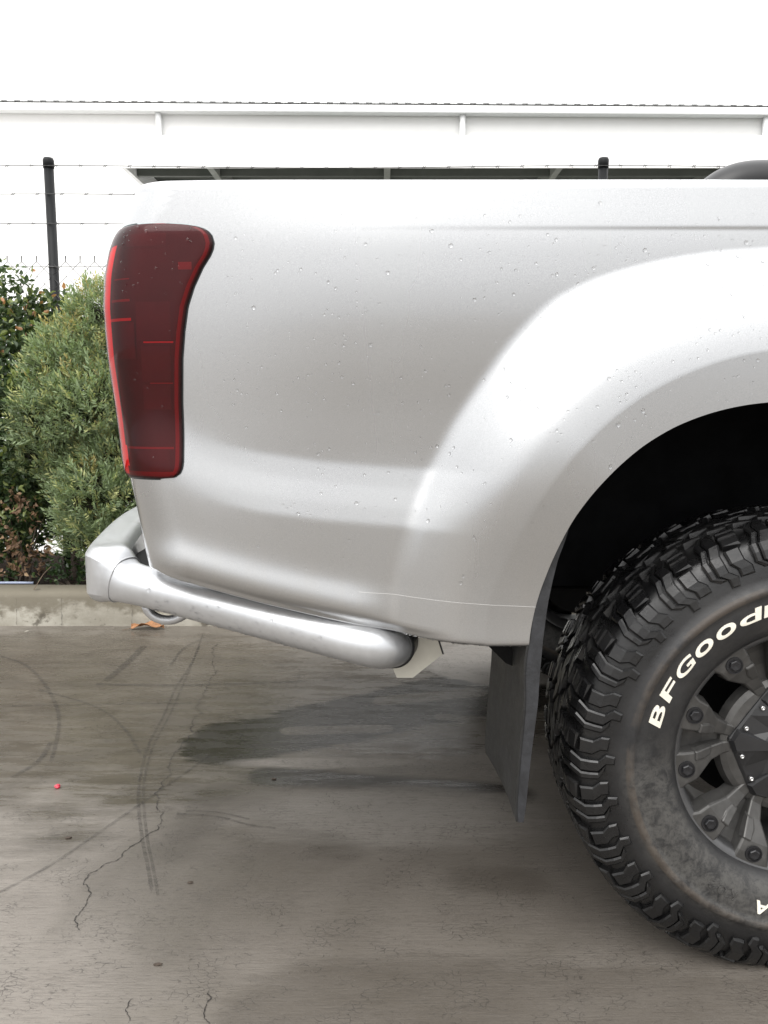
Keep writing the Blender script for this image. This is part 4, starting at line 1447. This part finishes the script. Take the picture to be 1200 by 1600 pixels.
A0 = at3(186, 905, 1.515); B0 = at3(564, 1005, 1.415)
mid = lambda t: tuple(A0[i] + (B0[i] - A0[i]) * t for i in range(3))
half = [(B0[0] + 0.063, B0[1] + 0.065, B0[2] - 0.015, 0), (B0[0] + 0.055, B0[1] + 0.030, B0[2] - 0.014, 0), (B0[0] + 0.032, B0[1] + 0.006, B0[2] - 0.009, 0)]
half += [mid(t) + (0,) for t in (1.0, 0.85, 0.7, 0.5, 0.3, 0.16)] + [mid(0.05) + (0.12,)]
half += [at3(179, 897, 1.535) + (0.8,), (-0.540, 1.60, 0.688, 1.0), (-0.566, 1.73, 0.690, 1), (-0.600, 1.94, 0.692, 1), (-0.618, 2.12, 0.693, 1), (-0.622, TC[1], 0.693, 1)]
fullp = half + [(a, 2 * TC[1] - b, c, d) for a, b, c, d in half[-2::-1]]
sw = catmull(fullp, 6)
nsec = 40
vs = []; fs = []
pts3 = [Vector(p[:3]) for p in sw]
for i_, p in enumerate(sw):
    t = (pts3[min(i_ + 1, len(sw) - 1)] - pts3[max(i_ - 1, 0)]).normalized()
    sidev = t.cross(Vector((0, 0, 1))).normalized(); upv = sidev.cross(t).normalized()
    wgt = min(1, max(0, p[3]))
    for k in range(nsec):
        a = 2 * math.pi * (k + 0.5) / nsec
        c_, s_ = math.cos(a), math.sin(a)
        # chamfered box
        e_ = min(1 / max(1e-6, abs(c_)) * 0.043, 1 / max(1e-6, abs(s_)) * 0.055, 0.083 / (abs(c_) + abs(s_)))
        rr_k = 0.0375 * (1 - wgt) + e_ * wgt
        vs.append(pts3[i_] + sidev * (c_ * rr_k) + upv * (s_ * rr_k))
for i_ in range(len(sw) - 1):
    for k in range(nsec):
        k2 = (k + 1) % nsec
        fs.append((i_ * nsec + k, i_ * nsec + k2, (i_ + 1) * nsec + k2, (i_ + 1) * nsec + k))
bm_o = make('rear_bumper', vs, fs, M['satin'], truck, smooth=True, off=TC)
bm_o.data.set_sharp_from_angle(angle=R(24))
bm_o['label'] = 'silver steel rear bumper bar with round side tube'
te = pts3[0]; d_ = (pts3[0] - pts3[1]).normalized()
q = MB(); q.tube([te - d_ * 0.042, te - d_ * 0.038, te + d_ * 0.006, te + d_ * 0.008], [0.0375, 0.0405, 0.0405, 0.030], 32)
q.build('rubber_ring', M['black'], bm_o, smooth=False, off=TC)  # end ring made longer to darken the end of the tube
PLY = te.y + 0.008
# weld seam round the corner
wi = [k for k, p in enumerate(sw) if k < len(sw) // 2 and p[3] > 0.3][0]
q = MB(); q.tube([Vector(vs[wi * nsec + k]) for k in range(nsec)] + [Vector(vs[wi * nsec])], 0.0022, 6, caps=False); q.build('weld_seam', M['satin'], bm_o, smooth=True, off=TC)
# pale end plate welded behind the tube
ep = [(612, 995), (684, 998), (692, 1022), (645, 1059), (620, 1059), (600, 1010)]
vs = [at3(a, b, PLY) for a, b in ep] + [at3(a, b, PLY + 0.008) for a, b in ep]
k = len(ep)
fs = [tuple(range(k)), tuple(range(2 * k - 1, k - 1, -1))] + [(i, k + i, k + (i + 1) % k, (i + 1) % k) for i in range(k)]
make('end_plate', vs, fs, M['cream'], bm_o, off=TC)
ee = [(684, 998), (692, 1022)]
q = MB(); q.tube([at3(684.5, 997, PLY), at3(692.5, 1022, PLY)], 0.0018, 6); q.build('plate_edge_seal', M['black'], bm_o, off=TC)
# black box added to darken the gap between bar and body
for y0_ in (1.57, 2 * TC[1] - 1.57 - 0.3):
    q = MB(); q.bbox((-0.525, y0_, 0.645), (-0.36, y0_ + 0.3, 0.700), 0.006); q.build('bumper_gap_filler', M['chassis'], bm_o, off=TC)
# tow loop below the bar
tp = [at3(262 + 34 * math.cos(a), 942 + 27 * math.sin(a), 1.60) for a in np.linspace(R(8), R(172), 14)]
q = MB(); q.tube(tp, 0.0095, 12); q.build('tow_loop', M['satin'], bm_o, smooth=True, off=TC)
# drops on the tube
q = MB(); pts = []; nr = []; rd = []
tv = Vector(B0) - Vector(A0); tl = tv.length; tv.normalize()
n1 = tv.cross(Vector((0, 0, 1))).normalized()
if n1.y > 0: n1 = -n1
n2 = tv.cross(n1).normalized()
if n2.z > 0: n2 = -n2
for k in range(190):
    t = random.uniform(0.05, 0.97); a = R(random.choice((random.uniform(-20, 50), random.uniform(0, 88), random.uniform(60, 95))))
    n = n1 * math.cos(a) + n2 * math.sin(a)
    pts.append(Vector(A0) + tv * (t * tl) + n * 0.0372); nr.append(n); rd.append(min(0.0042, 0.0012 + random.expovariate(1 / 0.0009)))
drops(q, pts, nr, rd)
o_ = q.build('water_drops', M['water'], bm_o, smooth=True, off=TC); o_['kind'] = 'stuff'

# ---- sports bar on the bed rail
sy = YB + 0.085
sp = [at3(1062, 352, sy), at3(1110, 314, sy), at3(1138, 295, sy), at3(1166, 287, sy), at3(1205, 285, sy), at3(1290, 283, sy)]
x_, y_, z_ = sp[-1]
sp += [(x_ + 0.16, sy + 0.005, z_ - 0.002), (x_ + 0.26, sy + 0.02, z_ + 0.02), (x_ + 0.34, sy + 0.08, z_ + 0.09), (x_ + 0.36, sy + 0.22, z_ + 0.12), (x_ + 0.36, TC[1], z_ + 0.12)]
spf = sp + [(a, 2 * TC[1] - b, c) for a, b, c in sp[-2::-1]]
spc = catmull(spf, 7)
q = MB(); q.tube(spc, 0.036, 28)
sb = q.build('sports_bar', M['gloss_black'], truck, smooth=True, off=TC)
sb['label'] = 'black tubular sports bar on the bed rail'

# ---- wheel: local axes, y is the axle and -y the outer face
OUT = [(0.222, -0.106), (0.2275, -0.119), (0.238, -0.128), (0.255, -0.1365), (0.275, -0.1415), (0.295, -0.1430), (0.304, -0.1435), (0.307, -0.1470), (0.316, -0.1470), (0.319, -0.1425),
       (0.335, -0.1405), (0.352, -0.1370), (0.370, -0.1315), (0.385, -0.1245), (0.396, -0.1150), (0.4025, -0.1010), (0.4045, -0.0800), (0.4060, -0.0400), (0.4065, 0.0)]
prof = OUT + [(r_, -y) for r_, y in OUT[-2::-1]]


def flat(v):
    """press the tyre onto the ground"""
    x, y, z = v
    lim = -WZ + 0.0008
    if z < lim: z = lim
    return (x, y, z)


# lugs are laid out in (angle, distance along the profile from the scuff rib)
lp = np.array(OUT[9:])
seg = np.hypot(np.diff(lp[:, 0]), np.diff(lp[:, 1])); ls = np.concatenate([[0], np.cumsum(seg)])
LTOT = ls[-1]


def on_prof(s, h, mirror=False):
    if s > LTOT:
        return on_prof(2 * LTOT - s, h, not mirror)
    r_ = np.interp(s, ls, lp[:, 0]); y = np.interp(s, ls, lp[:, 1])
    e = 0.003
    r2 = np.interp(min(s + e, LTOT), ls, lp[:, 0]) - np.interp(max(s - e, 0), ls, lp[:, 0]); y2 = np.interp(min(s + e, LTOT), ls, lp[:, 1]) - np.interp(max(s - e, 0), ls, lp[:, 1])
    l = math.hypot(r2, y2)
    nr_, ny_ = y2 / l, -r2 / l
    r_, y = r_ + nr_ * h, y + ny_ * h
    return r_, (-y if mirror else y)


def lug(mb, sl, tl, tr, hf, mirror=False, bev=0.0030):
    """raised block: tl / tr are the angles (radians) of its two flanks at the distances sl"""
    # refine
    S2 = []; L2 = []; R2 = []
    for i in range(len(sl) - 1):
        n = max(1, int((sl[i + 1] - sl[i]) / 0.012))
        for k in range(n):
            t = k / n
            S2.append(sl[i] + (sl[i + 1] - sl[i]) * t); L2.append(tl[i] + (tl[i + 1] - tl[i]) * t); R2.append(tr[i] + (tr[i + 1] - tr[i]) * t)
    S2.append(sl[-1]); L2.append(tl[-1]); R2.append(tr[-1])
    vs = []
    m = len(S2)
    for i, (s, a, b) in enumerate(zip(S2, L2, R2)):
        h = hf(s)
        ins = bev / 0.40
        se = s + (bev if i == 0 else (-bev if i == m - 1 else 0))
        row = [(s, a, -0.002), (s, a, h - bev * 0.8), (se, a + ins, h), (se, b - ins, h), (s, b, h - bev * 0.8), (s, b, -0.002)]
        for (q_, an, hh_) in row:
            r_, y = on_prof(q_, hh_, mirror)
            vs.append(flat((r_ * math.cos(an), y, r_ * math.sin(an))))
    fs = []
    for i in range(m - 1):
        for k in range(5):
            fs.append((i * 6 + k, (i + 1) * 6 + k, (i + 1) * 6 + k + 1, i * 6 + k + 1))
    fs += [tuple(range(6)), tuple((m - 1) * 6 + k for k in range(6))[::-1]]
    mb.add(vs, fs)


tyre = MB(); tyre.lathe(prof, 180); tyre.v = [flat(v) for v in tyre.v]
ncarc = len(tyre.f)
NP = 28
pt = 2 * math.pi / NP
hs_ = lambda s: float(np.interp(s, [0, 0.02, 0.055, 0.09, 0.3], [0.0030, 0.0050, 0.0095, 0.0110, 0.0105]))
for k in range(NP):
    for mir in (False, True):
        ph = k * pt + (pt * 0.5 if mir else 0) + (0.02 if not mir else 0)
        rj = np.random.default_rng(k * 2 + mir)
        j = rj.uniform(-0.006, 0.006)
        # long lug: hooked foot on the side wall, zigzag over the shoulder
        S_ = [0.018, 0.034, 0.046, 0.072, 0.090, 0.112, 0.138]
        c_ = [0.0, 0.0, 0.16, 0.16, 0.05, 0.05, -0.10]
        wl = [0.20, 0.24, 0.25, 0.25, 0.24, 0.23, 0.20]
        lug(tyre, S_, [ph + j + (c - w_) * pt for c, w_ in zip(c_, wl)], [ph + j + (c - 0.012) * pt for c in c_], hs_, mir)
        lug(tyre, S_[1:], [ph + j + (c + 0.012) * pt for c in c_[1:]], [ph + j + (c + w_ * 0.62) * pt for c, w_ in zip(c_[1:], wl[1:])], hs_, mir)
        # short lug between, set further in, cut across by two sipes
        S2_ = [0.030, 0.044, 0.056, 0.078]
        c2 = [0.55, 0.55, 0.66, 0.66]
        lug(tyre, S2_, [ph + (c - 0.15) * pt for c in c2], [ph + (c + 0.15) * pt for c in c2], lambda s: hs_(s) * 0.92, mir)
        for (sa, sb_) in ((0.0805, 0.098), (0.100, 0.117), (0.1195, 0.132)):
            lug(tyre, [sa, sb_], [ph + (0.44 - (sa - 0.08) * 2.2) * pt, ph + (0.44 - (sb_ - 0.08) * 2.2) * pt], [ph + (0.80 - (sa - 0.08) * 2.2) * pt, ph + (0.80 - (sb_ - 0.08) * 2.2) * pt], hs_, mir)
        # inner zigzag blocks
        for (sa, sb_, cc, sk) in ((0.147, 0.166, 0.05, 0.22), (0.150, 0.170, 0.55, -0.2), (0.178, 0.205, 0.28, 0.25), (0.180, 0.206, 0.78, -0.22)):
            lug(tyre, [sa, (sa + sb_) / 2, sb_], [ph + (cc - 0.19) * pt, ph + (cc - 0.19 + sk * 0.5) * pt, ph + (cc - 0.19 + sk) * pt], [ph + (cc + 0.19) * pt, ph + (cc + 0.19 + sk * 0.5) * pt, ph + (cc + 0.19 + sk) * pt], hs_, mir)
# rim barrel with its lip
barrel = MB()
barrel.lathe([(0.2365, -0.112), (0.2375, -0.1175), (0.2350, -0.1200), (0.2325, -0.1185), (0.2310, -0.1130)], 128)
lipn = len(barrel.f)
barrel.lathe([(0.2310, -0.1130), (0.2240, -0.1110), (0.2160, -0.1075), (0.2120, -0.1010), (0.2090, -0.0850), (0.2020, -0.05), (0.1980, 0.02), (0.196, 0.10), (0.222, 0.112), (0.2365, 0.118), (0.2365, 0.112), (0.222, 0.104)], 128)
wheel = barrel.build('wheel', M['rim_in'], truck, smooth=True)
wheel.data.materials.append(M['rim_edge'])
for p in wheel.data.polygons[:lipn]: p.material_index = 1
wheel.location = (WX - TC[0], WYc - TC[1], WZ)
wheel['label'] = 'gunmetal wheel with white lettered all terrain tyre'
to = tyre.build('tyre', M['tyre'], wheel)
to.data.polygons.foreach_set('use_smooth', [i < ncarc for i in range(len(to.data.polygons))])
to['label'] = 'black all terrain tyre with white lettering'
q = MB(); q.lathe([(0.0, 0.055), (0.165, 0.055), (0.165, 0.075), (0.0, 0.08)], 64); q.build('brake_drum', M['chassis'], wheel, smooth=False)


def spoke_mesh():
    """forked spoke: two arms that end in bolt pads, a sunk web between them"""
    q = MB()

    def slab(pts, yf_, yb_, bev=0.004):
        # pts: (radius, angle deg); yf_(r) front, yb_(r) back
        n = len(pts)
        cr = sum(p[0] * math.cos(R(p[1])) for p in pts) / n; cz2 = sum(p[0] * math.sin(R(p[1])) for p in pts) / n
        fr = []; ed = []; bk = []
        for r_, a in pts:
            x, z = r_ * math.cos(R(a)), r_ * math.sin(R(a))
            dx, dz = cr - x, cz2 - z; l = math.hypot(dx, dz)
            fr.append((x + dx / l * bev, yf_(r_), z + dz / l * bev)); ed.append((x, yf_(r_) + bev, z)); bk.append((x - dx / l * 0.004, yb_(r_), z - dz / l * 0.004))
        fs = [tuple(range(n))]
        for i in range(n):
            j = (i + 1) % n
            fs.append((i, n + i, n + j, j)); fs.append((n + i, 2 * n + i, 2 * n + j, n + j))
        q.add(fr + ed + bk, fs)
    yfr = lambda r_: float(np.interp(r_, [0.09, 0.125, 0.15, 0.185, 0.205, 0.226], [-0.070, -0.074, -0.084, -0.1035, -0.1085, -0.1100]))
    yweb = lambda r_: float(np.interp(r_, [0.09, 0.15, 0.20, 0.216], [-0.058, -0.060, -0.078, -0.090]))
    for s in (-1, 1):
        # arm in short pieces so that the front follows its curve
        rs = [0.100, 0.125, 0.150, 0.170, 0.186, 0.206, 0.2265]
        ia = [1.0, 2.5, 4.2, 5.0, 5.4, 5.4, 5.4]
        oa = [13.0, 13.5, 15.5, 19.5, 22.0, 22.4, 24.5]
        nr_ = len(rs)
        vs = []
        for r_, a, b in zip(rs, ia, oa):
            y = yfr(r_)
            for (an, yy_) in ((a, y + 0.030), (a, y + 0.004), (a + 0.9, y), (b - 0.9, y), (b, y + 0.004), (b + 1.0, y + 0.034)):
                vs.append((r_ * math.cos(R(s * an)), yy_, r_ * math.sin(R(s * an))))
        fs = []
        for i in range(nr_ - 1):
            for k in range(5):
                fs.append((i * 6 + k, (i + 1) * 6 + k, (i + 1) * 6 + k + 1, i * 6 + k + 1))
        fs.append(tuple(range(6)))
        q.add(vs, fs)
        # shallow notch block beside the pad
        slab([(0.150, s * 4.3), (0.186, s * 5.2), (0.186, s * 10.5), (0.166, s * 11.5), (0.150, s * 9.5)], lambda r_: yfr(r_) - 0.0035, lambda r_: yfr(r_) + 0.01, 0.0025)
    rs = [0.095, 0.13, 0.16, 0.19, 0.208, 0.219]
    vs = []
    for r_ in rs:
        for an in (-6.5, 0, 6.5):
            vs.append((r_ * math.cos(R(an)), yweb(r_) if r_ < 0.215 else -0.104, r_ * math.sin(R(an))))
    q.add(vs, [(i * 3 + k, (i + 1) * 3 + k, (i + 1) * 3 + k + 1, i * 3 + k + 1) for i in range(len(rs) - 1) for k in range(2)])
    return q


sm_ = spoke_mesh()
first = None
for k in range(6):
    a = 174.5 + 60 * k
    if first is None:
        first = sm_.build('spoke', M['rim'], wheel); o = first
        o.modifiers.new('soft_edges', 'BEVEL').width = 0.0015
    else:
        o = first.copy(); COL.objects.link(o); o.parent = wheel
    o.rotation_euler = (0, -R(a), 0)
# ring of the face between the pads
q = MB(); q.lathe([(0.2315, -0.1125), (0.2262, -0.1112), (0.2215, -0.106), (0.2190, -0.095)], 128); q.build('face_ring', M['rim'], wheel, smooth=True)
# bolts in their counterbores
bq = MB()
bq.lathe([(0.0, -0.0006), (0.0142, -0.0006), (0.0150, 0.0)], 28)
nb0 = len(bq.f)
hexp = []
for k in range(6):
    a = R(60 * k + 15)
    hexp.append((0.0098 * math.cos(a), 0.0098 * math.sin(a)))
vs = [(x, 0.0, z) for x, z in hexp] + [(x, -0.0042, z) for x, z in hexp] + [(x * 0.82, -0.0056, z * 0.82) for x, z in hexp] + [(0, -0.0046, 0)]
bq.add(vs, [(k, (k + 1) % 6, 6 + (k + 1) % 6, 6 + k) for k in range(6)] + [(6 + k, 6 + (k + 1) % 6, 12 + (k + 1) % 6, 12 + k) for k in range(6)] + [(12 + k, 12 + (k + 1) % 6, 18) for k in range(6)])
bq.lathe([(0.0125, -0.0006), (0.0130, -0.0022), (0.0150, -0.0022), (0.0155, 0.0)], 28)
b0 = None
for k in range(6):
    for s in (-1, 1):
        a = R(174.5 + 60 * k + s * 14.2)
        if b0 is None:
            b0 = bq.build('bolt', M['bolt'], wheel); o = b0
        else:
            o = b0.copy(); COL.objects.link(o); o.parent = wheel
        rb = 0.2035
        o.location = (rb * math.cos(a), -0.1088, rb * math.sin(a)); o.rotation_euler = (R(random.uniform(-1, 1)), -a, 0)
# hub and its faceted cap
q = MB(); q.lathe([(0.135, -0.050), (0.128, -0.066), (0.118, -0.071), (0.105, -0.073), (0.0, -0.073)], 64); q.build('hub', M['rim'], wheel, smooth=False)
vs = [(0, -0.098, 0)]
for k in range(12):
    a = R(174.5 + 30 * k)
    rr = 0.116 if k % 2 == 0 else 0.101
    vs.append((rr * math.cos(a), -0.0775, rr * math.sin(a)))
for k in range(12):
    a = R(174.5 + 30 * k)
    rr = 0.066 if k % 2 == 0 else 0.052
    vs.append((rr * math.cos(a), -0.094 if k % 2 == 0 else -0.0850, rr * math.sin(a)))
for k in range(12):
    a = R(174.5 + 30 * k)
    rr = 0.120 if k % 2 == 0 else 0.105
    vs.append((rr * math.cos(a), -0.066, rr * math.sin(a)))
fs = []
for k in range(12):
    k2 = (k + 1) % 12
    fs += [(0, 13 + k, 13 + k2), (13 + k, 1 + k, 1 + k2), (13 + k, 1 + k2, 13 + k2), (1 + k, 25 + k, 25 + k2, 1 + k2)]
cp = make('hub_cap', vs, fs, M['cap'], wheel)
cp.modifiers.new('soft_edges', 'BEVEL').width = 0.0025
# raised ridge on every second facet
for k in range(6):
    a = 174.5 + 60 * k
    q = MB()
    pr = [(0.046, -7), (0.104, -9.5), (0.110, 0), (0.104, 9.5), (0.046, 7)]
    vs = [(r_ * math.cos(R(a + d)), -0.0965 + (r_ - 0.05) * 0.19, r_ * math.sin(R(a + d))) for r_, d in pr] + [((r_ + 0.004) * math.cos(R(a + d * 1.25)), -0.084 + (r_ - 0.05) * 0.10, (r_ + 0.004) * math.sin(R(a + d * 1.25))) for r_, d in pr]
    q.add(vs, [(0, 1, 2, 3, 4)] + [(i, 5 + i, 5 + (i + 1) % 5, (i + 1) % 5) for i in range(5)])
    q.build('cap_ridge', M['cap'], wheel)
sq = MB(); sq.lathe([(0.0, -0.0022), (0.0016, -0.0022), (0.0018, -0.0038), (0.0036, -0.0036), (0.0044, -0.0020), (0.0046, 0.002)], 14)
s0 = None
for k in range(6):
    for s in (-1, 1):
        a = R(174.5 + 60 * k + s * 16.0)
        if s0 is None:
            s0 = sq.build('screw', M['steel'], wheel, smooth=True); o = s0
        else:
            o = s0.copy(); COL.objects.link(o); o.parent = wheel
        o.location = (0.0955 * math.cos(a), -0.0835, 0.0955 * math.sin(a))

# raised white letters on the side wall


def glyph(ch):
    cu = bpy.data.curves.new('glyph', 'FONT')
    cu.body = ch; cu.offset = 0.018; cu.resolution_u = 6
    ob = bpy.data.objects.new('glyph', cu); COL.objects.link(ob)
    dg = bpy.context.evaluated_depsgraph_get(); dg.update()
    me = bpy.data.meshes.new_from_object(ob.evaluated_get(dg))
    v = np.array([p.co[:] for p in me.vertices]); f = [tuple(p.vertices) for p in me.polygons]
    bpy.data.objects.remove(ob); bpy.data.curves.remove(cu); bpy.data.meshes.remove(me)
    return v, f


def side_y(r_):
    return np.interp(r_, [p[0] for p in OUT[:10]], [p[1] for p in OUT[:10]])


def letters(mb, items, rbase, shear):
    """items: (character, centre angle deg, width m, height m)"""
    for ch, ang, wd, ht in items:
        v, f = glyph(ch)
        mn, mx = v.min(0), v.max(0)
        bx = (v[:, 0] - mn[0]) / max(1e-6, mx[0] - mn[0]) - 0.5
        base_ = 0.0 if ch not in '-/' else mn[1]
        by = (v[:, 1] - (mn[1] if ch not in '-' else 0.0)) / max(1e-6, (mx[1] - mn[1]) if ch not in '-' else 0.7)
        X = bx * wd + (by - 0.5) * ht * shear
        r_ = rbase + by * ht
        an = R(ang) - X / (rbase + ht / 2)
        for lift in (0.0,):
            vs = [(rr * math.cos(a), side_y(rr) - 0.0016, rr * math.sin(a)) for rr, a in zip(r_, an)]
            n = len(vs)
            lo = [(rr * math.cos(a), side_y(rr) + 0.0005, rr * math.sin(a)) for rr, a in zip(r_, an)]
            cnt = {}
            for q_ in f:
                for i in range(len(q_)):
                    e = (q_[i], q_[(i + 1) % len(q_)]); cnt[e] = 1
            fs = list(f) + [(a, a + n, b + n, b) for (a, b) in cnt if (b, a) not in cnt]
            mb.add(vs + lo, fs)


caps, low = 0.0228, 0.0205
it = [('B', 162.9, 0.038, caps), ('F', 153.2, 0.036, caps), ('G', 143.5, 0.041, caps), ('o', 134.2, 0.038, low), ('o', 124.8, 0.038, low), ('d', 115.3, 0.039, caps), ('r', 107.3, 0.029, low), ('i', 101.6, 0.012, caps), ('c', 95.3, 0.036, low), ('h', 85.8, 0.039, caps)]
q = MB(); letters(q, it, 0.2690, 0.30)
lt = q.build('sidewall_lettering', M['letter'], wheel); lt['label'] = 'raised white letters BFGoodrich'; lt['kind'] = 'stuff'
txt = 'All-Terrain T/A'
ang = 255.6; it2 = []
for ch in txt[::-1]:
    if ch != ' ':
        it2.append((ch, ang, {'l': 0.009, 'i': 0.009, '-': 0.014, '/': 0.016, 'r': 0.018, 'T': 0.028, 'A': 0.030}.get(ch, 0.024), caps if ch in 'AlTi/' else low))
    ang += {'l': 3.6, 'i': 3.6, '-': 4.6, '/': 5.2, ' ': 4.0}.get(ch, 6.4)
q = MB(); letters(q, it2, 0.2690, 0.25)
lt = q.build('sidewall_lettering', M['letter'], wheel); lt['label'] = 'raised white letters All-Terrain T/A'; lt['kind'] = 'stuff'
q = MB(); letters(q, [('K', 243.5, 0.016, 0.016), ('O', 239.3, 0.016, 0.016), ('2', 235.2, 0.015, 0.016)][::-1], 0.268, 0.2)
q.build('sidewall_lettering', M['tyre'], wheel)['kind'] = 'stuff'

# other wheels: far side, and the front pair under the cab
for (dx, farw) in ((0.0, True), (3.05, False), (3.05, True)):
    c = wheel.copy(); COL.objects.link(c); c.parent = truck
    if 'label' in c: del c['label']
    for ch in wheel.children:
        d = ch.copy(); COL.objects.link(d); d.parent = c
        if 'label' in d: del d['label']
    c.location = (WX - TC[0] + dx, (TC[1] - WYc) * (1 if farw else -1), WZ)
    c.rotation_euler = (0, 0, math.pi if farw else 0)

# ---- cab ahead of the bed, beyond the right edge of the picture
CX0 = XF + 0.025
prof_c = [(CX0, 0.62), (CX0, 1.37), (CX0 + 0.10, 1.42), (CX0 + 0.22, 1.80), (CX0 + 0.45, 1.86), (CX0 + 1.15, 1.86), (CX0 + 1.75, 1.44), (CX0 + 2.85, 1.28), (CX0 + 3.02, 1.05), (CX0 + 3.05, 0.62), (CX0 + 2.55, 0.55), (CX0 + 2.45, 0.95), (CX0 + 2.1, 1.03), (CX0 + 1.75, 0.93), (CX0 + 1.62, 0.52), (CX0 + 0.1, 0.50)]


def cab_slab(name, pts, y0, y1, mat, parent, bev=0.03):
    n = len(pts)
    vs = [(x, y0, z) for x, z in pts] + [(x, y1, z) for x, z in pts]
    fs = [tuple(range(n)), tuple(range(2 * n - 1, n - 1, -1))] + [(i, n + i, n + (i + 1) % n, (i + 1) % n) for i in range(n)]
    o = make(name, vs, fs, mat, parent, off=TC)
    if bev:
        b = o.modifiers.new('soft_edges', 'BEVEL'); b.width = bev; b.segments = 3; b.limit_method = 'ANGLE'; b.angle_limit = R(20)
    return o


cab = cab_slab('cab', prof_c, YB + 0.012, 2 * TC[1] - YB - 0.012, M['paint'], truck, 0.035)
cab_slab('side_window', [(CX0 + 0.16, 1.42), (CX0 + 0.27, 1.74), (CX0 + 0.48, 1.79), (CX0 + 0.70, 1.79), (CX0 + 0.70, 1.41)], YB + 0.002, YB + 0.03, M['glass'], cab, 0)
cab_slab('side_window', [(CX0 + 0.76, 1.41), (CX0 + 0.76, 1.79), (CX0 + 1.10, 1.79), (CX0 + 1.58, 1.45), (CX0 + 1.58, 1.41)], YB + 0.002, YB + 0.03, M['glass'], cab, 0)
q = MB(); q.bbox((CX0 + 0.16, YB - 0.022, 1.20), (CX0 + 0.36, YB + 0.02, 1.235), 0.01); q.build('door_handle', M['paint'], cab, off=TC)
q = MB()
for (xa, xb) in ((CX0 + 0.08, CX0 + 0.084), (CX0 + 0.735, CX0 + 0.739)):
    q.box((xa, YB + 0.006, 0.62), (xb, YB + 0.02, 1.40))
q.build('door_gap', M['black'], cab, off=TC)

# ------------------------------------------------------------------ small things on the ground
# curled dry leaf against the kerb
lx, ly = G(232, 984)
base = (lx, ly, 0.0)
nl, ml = 15, 7
V = []; C = []
for i in range(nl):
    t = i / (nl - 1)
    wd = 0.034 * math.sin(math.pi * min(1, 0.06 + t * 0.94)) ** 0.8
    for j in range(ml):
        s = (j / (ml - 1) - 0.5) * 2
        V.append((lx - 0.078 + 0.150 * t + random.uniform(-1, 1) * 0.002, ly + s * wd + 0.014 * math.sin(t * 3), 0.006 + 0.020 * abs(s) ** 1.3 * (0.5 + 0.5 * math.sin(t * 9 + s * 2)) + 0.010 * math.sin(math.pi * t) + random.uniform(0, 0.003)))
        k_ = random.uniform(0.7, 1.25)
        C.append((0.32 * k_, 0.155 * k_, 0.07 * k_) if abs(s) > 0.2 else (0.42, 0.22, 0.11))
Fq = [(i * ml + j, (i + 1) * ml + j, (i + 1) * ml + j + 1, i * ml + j + 1) for i in range(nl - 1) for j in range(ml - 1)]
n0 = len(V)
lo = make('dry_leaf', V, Fq, M['litter'])
at = lo.data.color_attributes.new('leaf_colour', 'FLOAT_COLOR', 'POINT')
at.data.foreach_set('color', np.concatenate([np.array(C), np.ones((n0, 1))], 1).ravel())
so_ = lo.modifiers.new('thickness', 'SOLIDIFY'); so_.thickness = 0.0008
tag(lo, 'curled orange brown dry leaf at the foot of the kerb', 'leaf')
q = MB(); q.tube([(lx - 0.078, ly, 0.008), (lx - 0.098, ly - 0.012, 0.004), (lx - 0.115, ly - 0.014, 0.003)], 0.0014, 5); q.build('leaf_stalk', M['twig'], lo)
# small red scrap
rx, ry = G(90, 1231)
bm = bmesh.new(); bmesh.ops.create_icosphere(bm, subdivisions=2, radius=0.008)
for v in bm.verts:
    v.co *= 1 + 0.35 * mnoise.noise(v.co * 160)
    v.co.z *= 0.75
    if v.co.z < -0.004: v.co.z = -0.004
me = bpy.data.meshes.new('red_scrap'); bm.to_mesh(me); bm.free(); me.materials.append(M['pink'])
ro = bpy.data.objects.new('red_scrap', me); COL.objects.link(ro); ro.location = (rx, ry, 0.0042)
tag(ro, 'tiny bright red plastic scrap lying on the wet concrete', 'litter')
# crumbs of grit
DB = [((42, 987), 0.010, 'small pale stone chip at the kerb foot on the left'), ((107, 1310), 0.008, 'dark bark sliver on the left of the driveway'), ((428, 1218), 0.007, 'dark crumb near the wet patch below the bumper'), ((297, 1380), 0.007, 'dark crumb beside the long curved tyre mark'), ((247, 1508), 0.008, 'dark twig bit near the bottom left of the driveway')]
for (p, sz, lab) in DB:
    x, y = G(*p)
    bm = bmesh.new(); bmesh.ops.create_icosphere(bm, subdivisions=2, radius=1)
    for v in bm.verts:
        v.co *= 1 + 0.5 * mnoise.noise(v.co * 1.7 + Vector((x * 9, y * 9, 0)))
        v.co = Vector((v.co.x * sz, v.co.y * sz * 0.45, max(-0.002, v.co.z * sz * 0.3)))
    me = bpy.data.meshes.new('grit_crumb'); bm.to_mesh(me); bm.free(); me.materials.append(M['kerb'] if 'pale' in lab else M['bark'])
    o = bpy.data.objects.new('grit_crumb', me); COL.objects.link(o); o.location = (x, y, 0.002); o.rotation_euler = (0, 0, random.uniform(-0.5, 0.5))
    tag(o, lab, 'debris', 'bits of grit on the driveway')
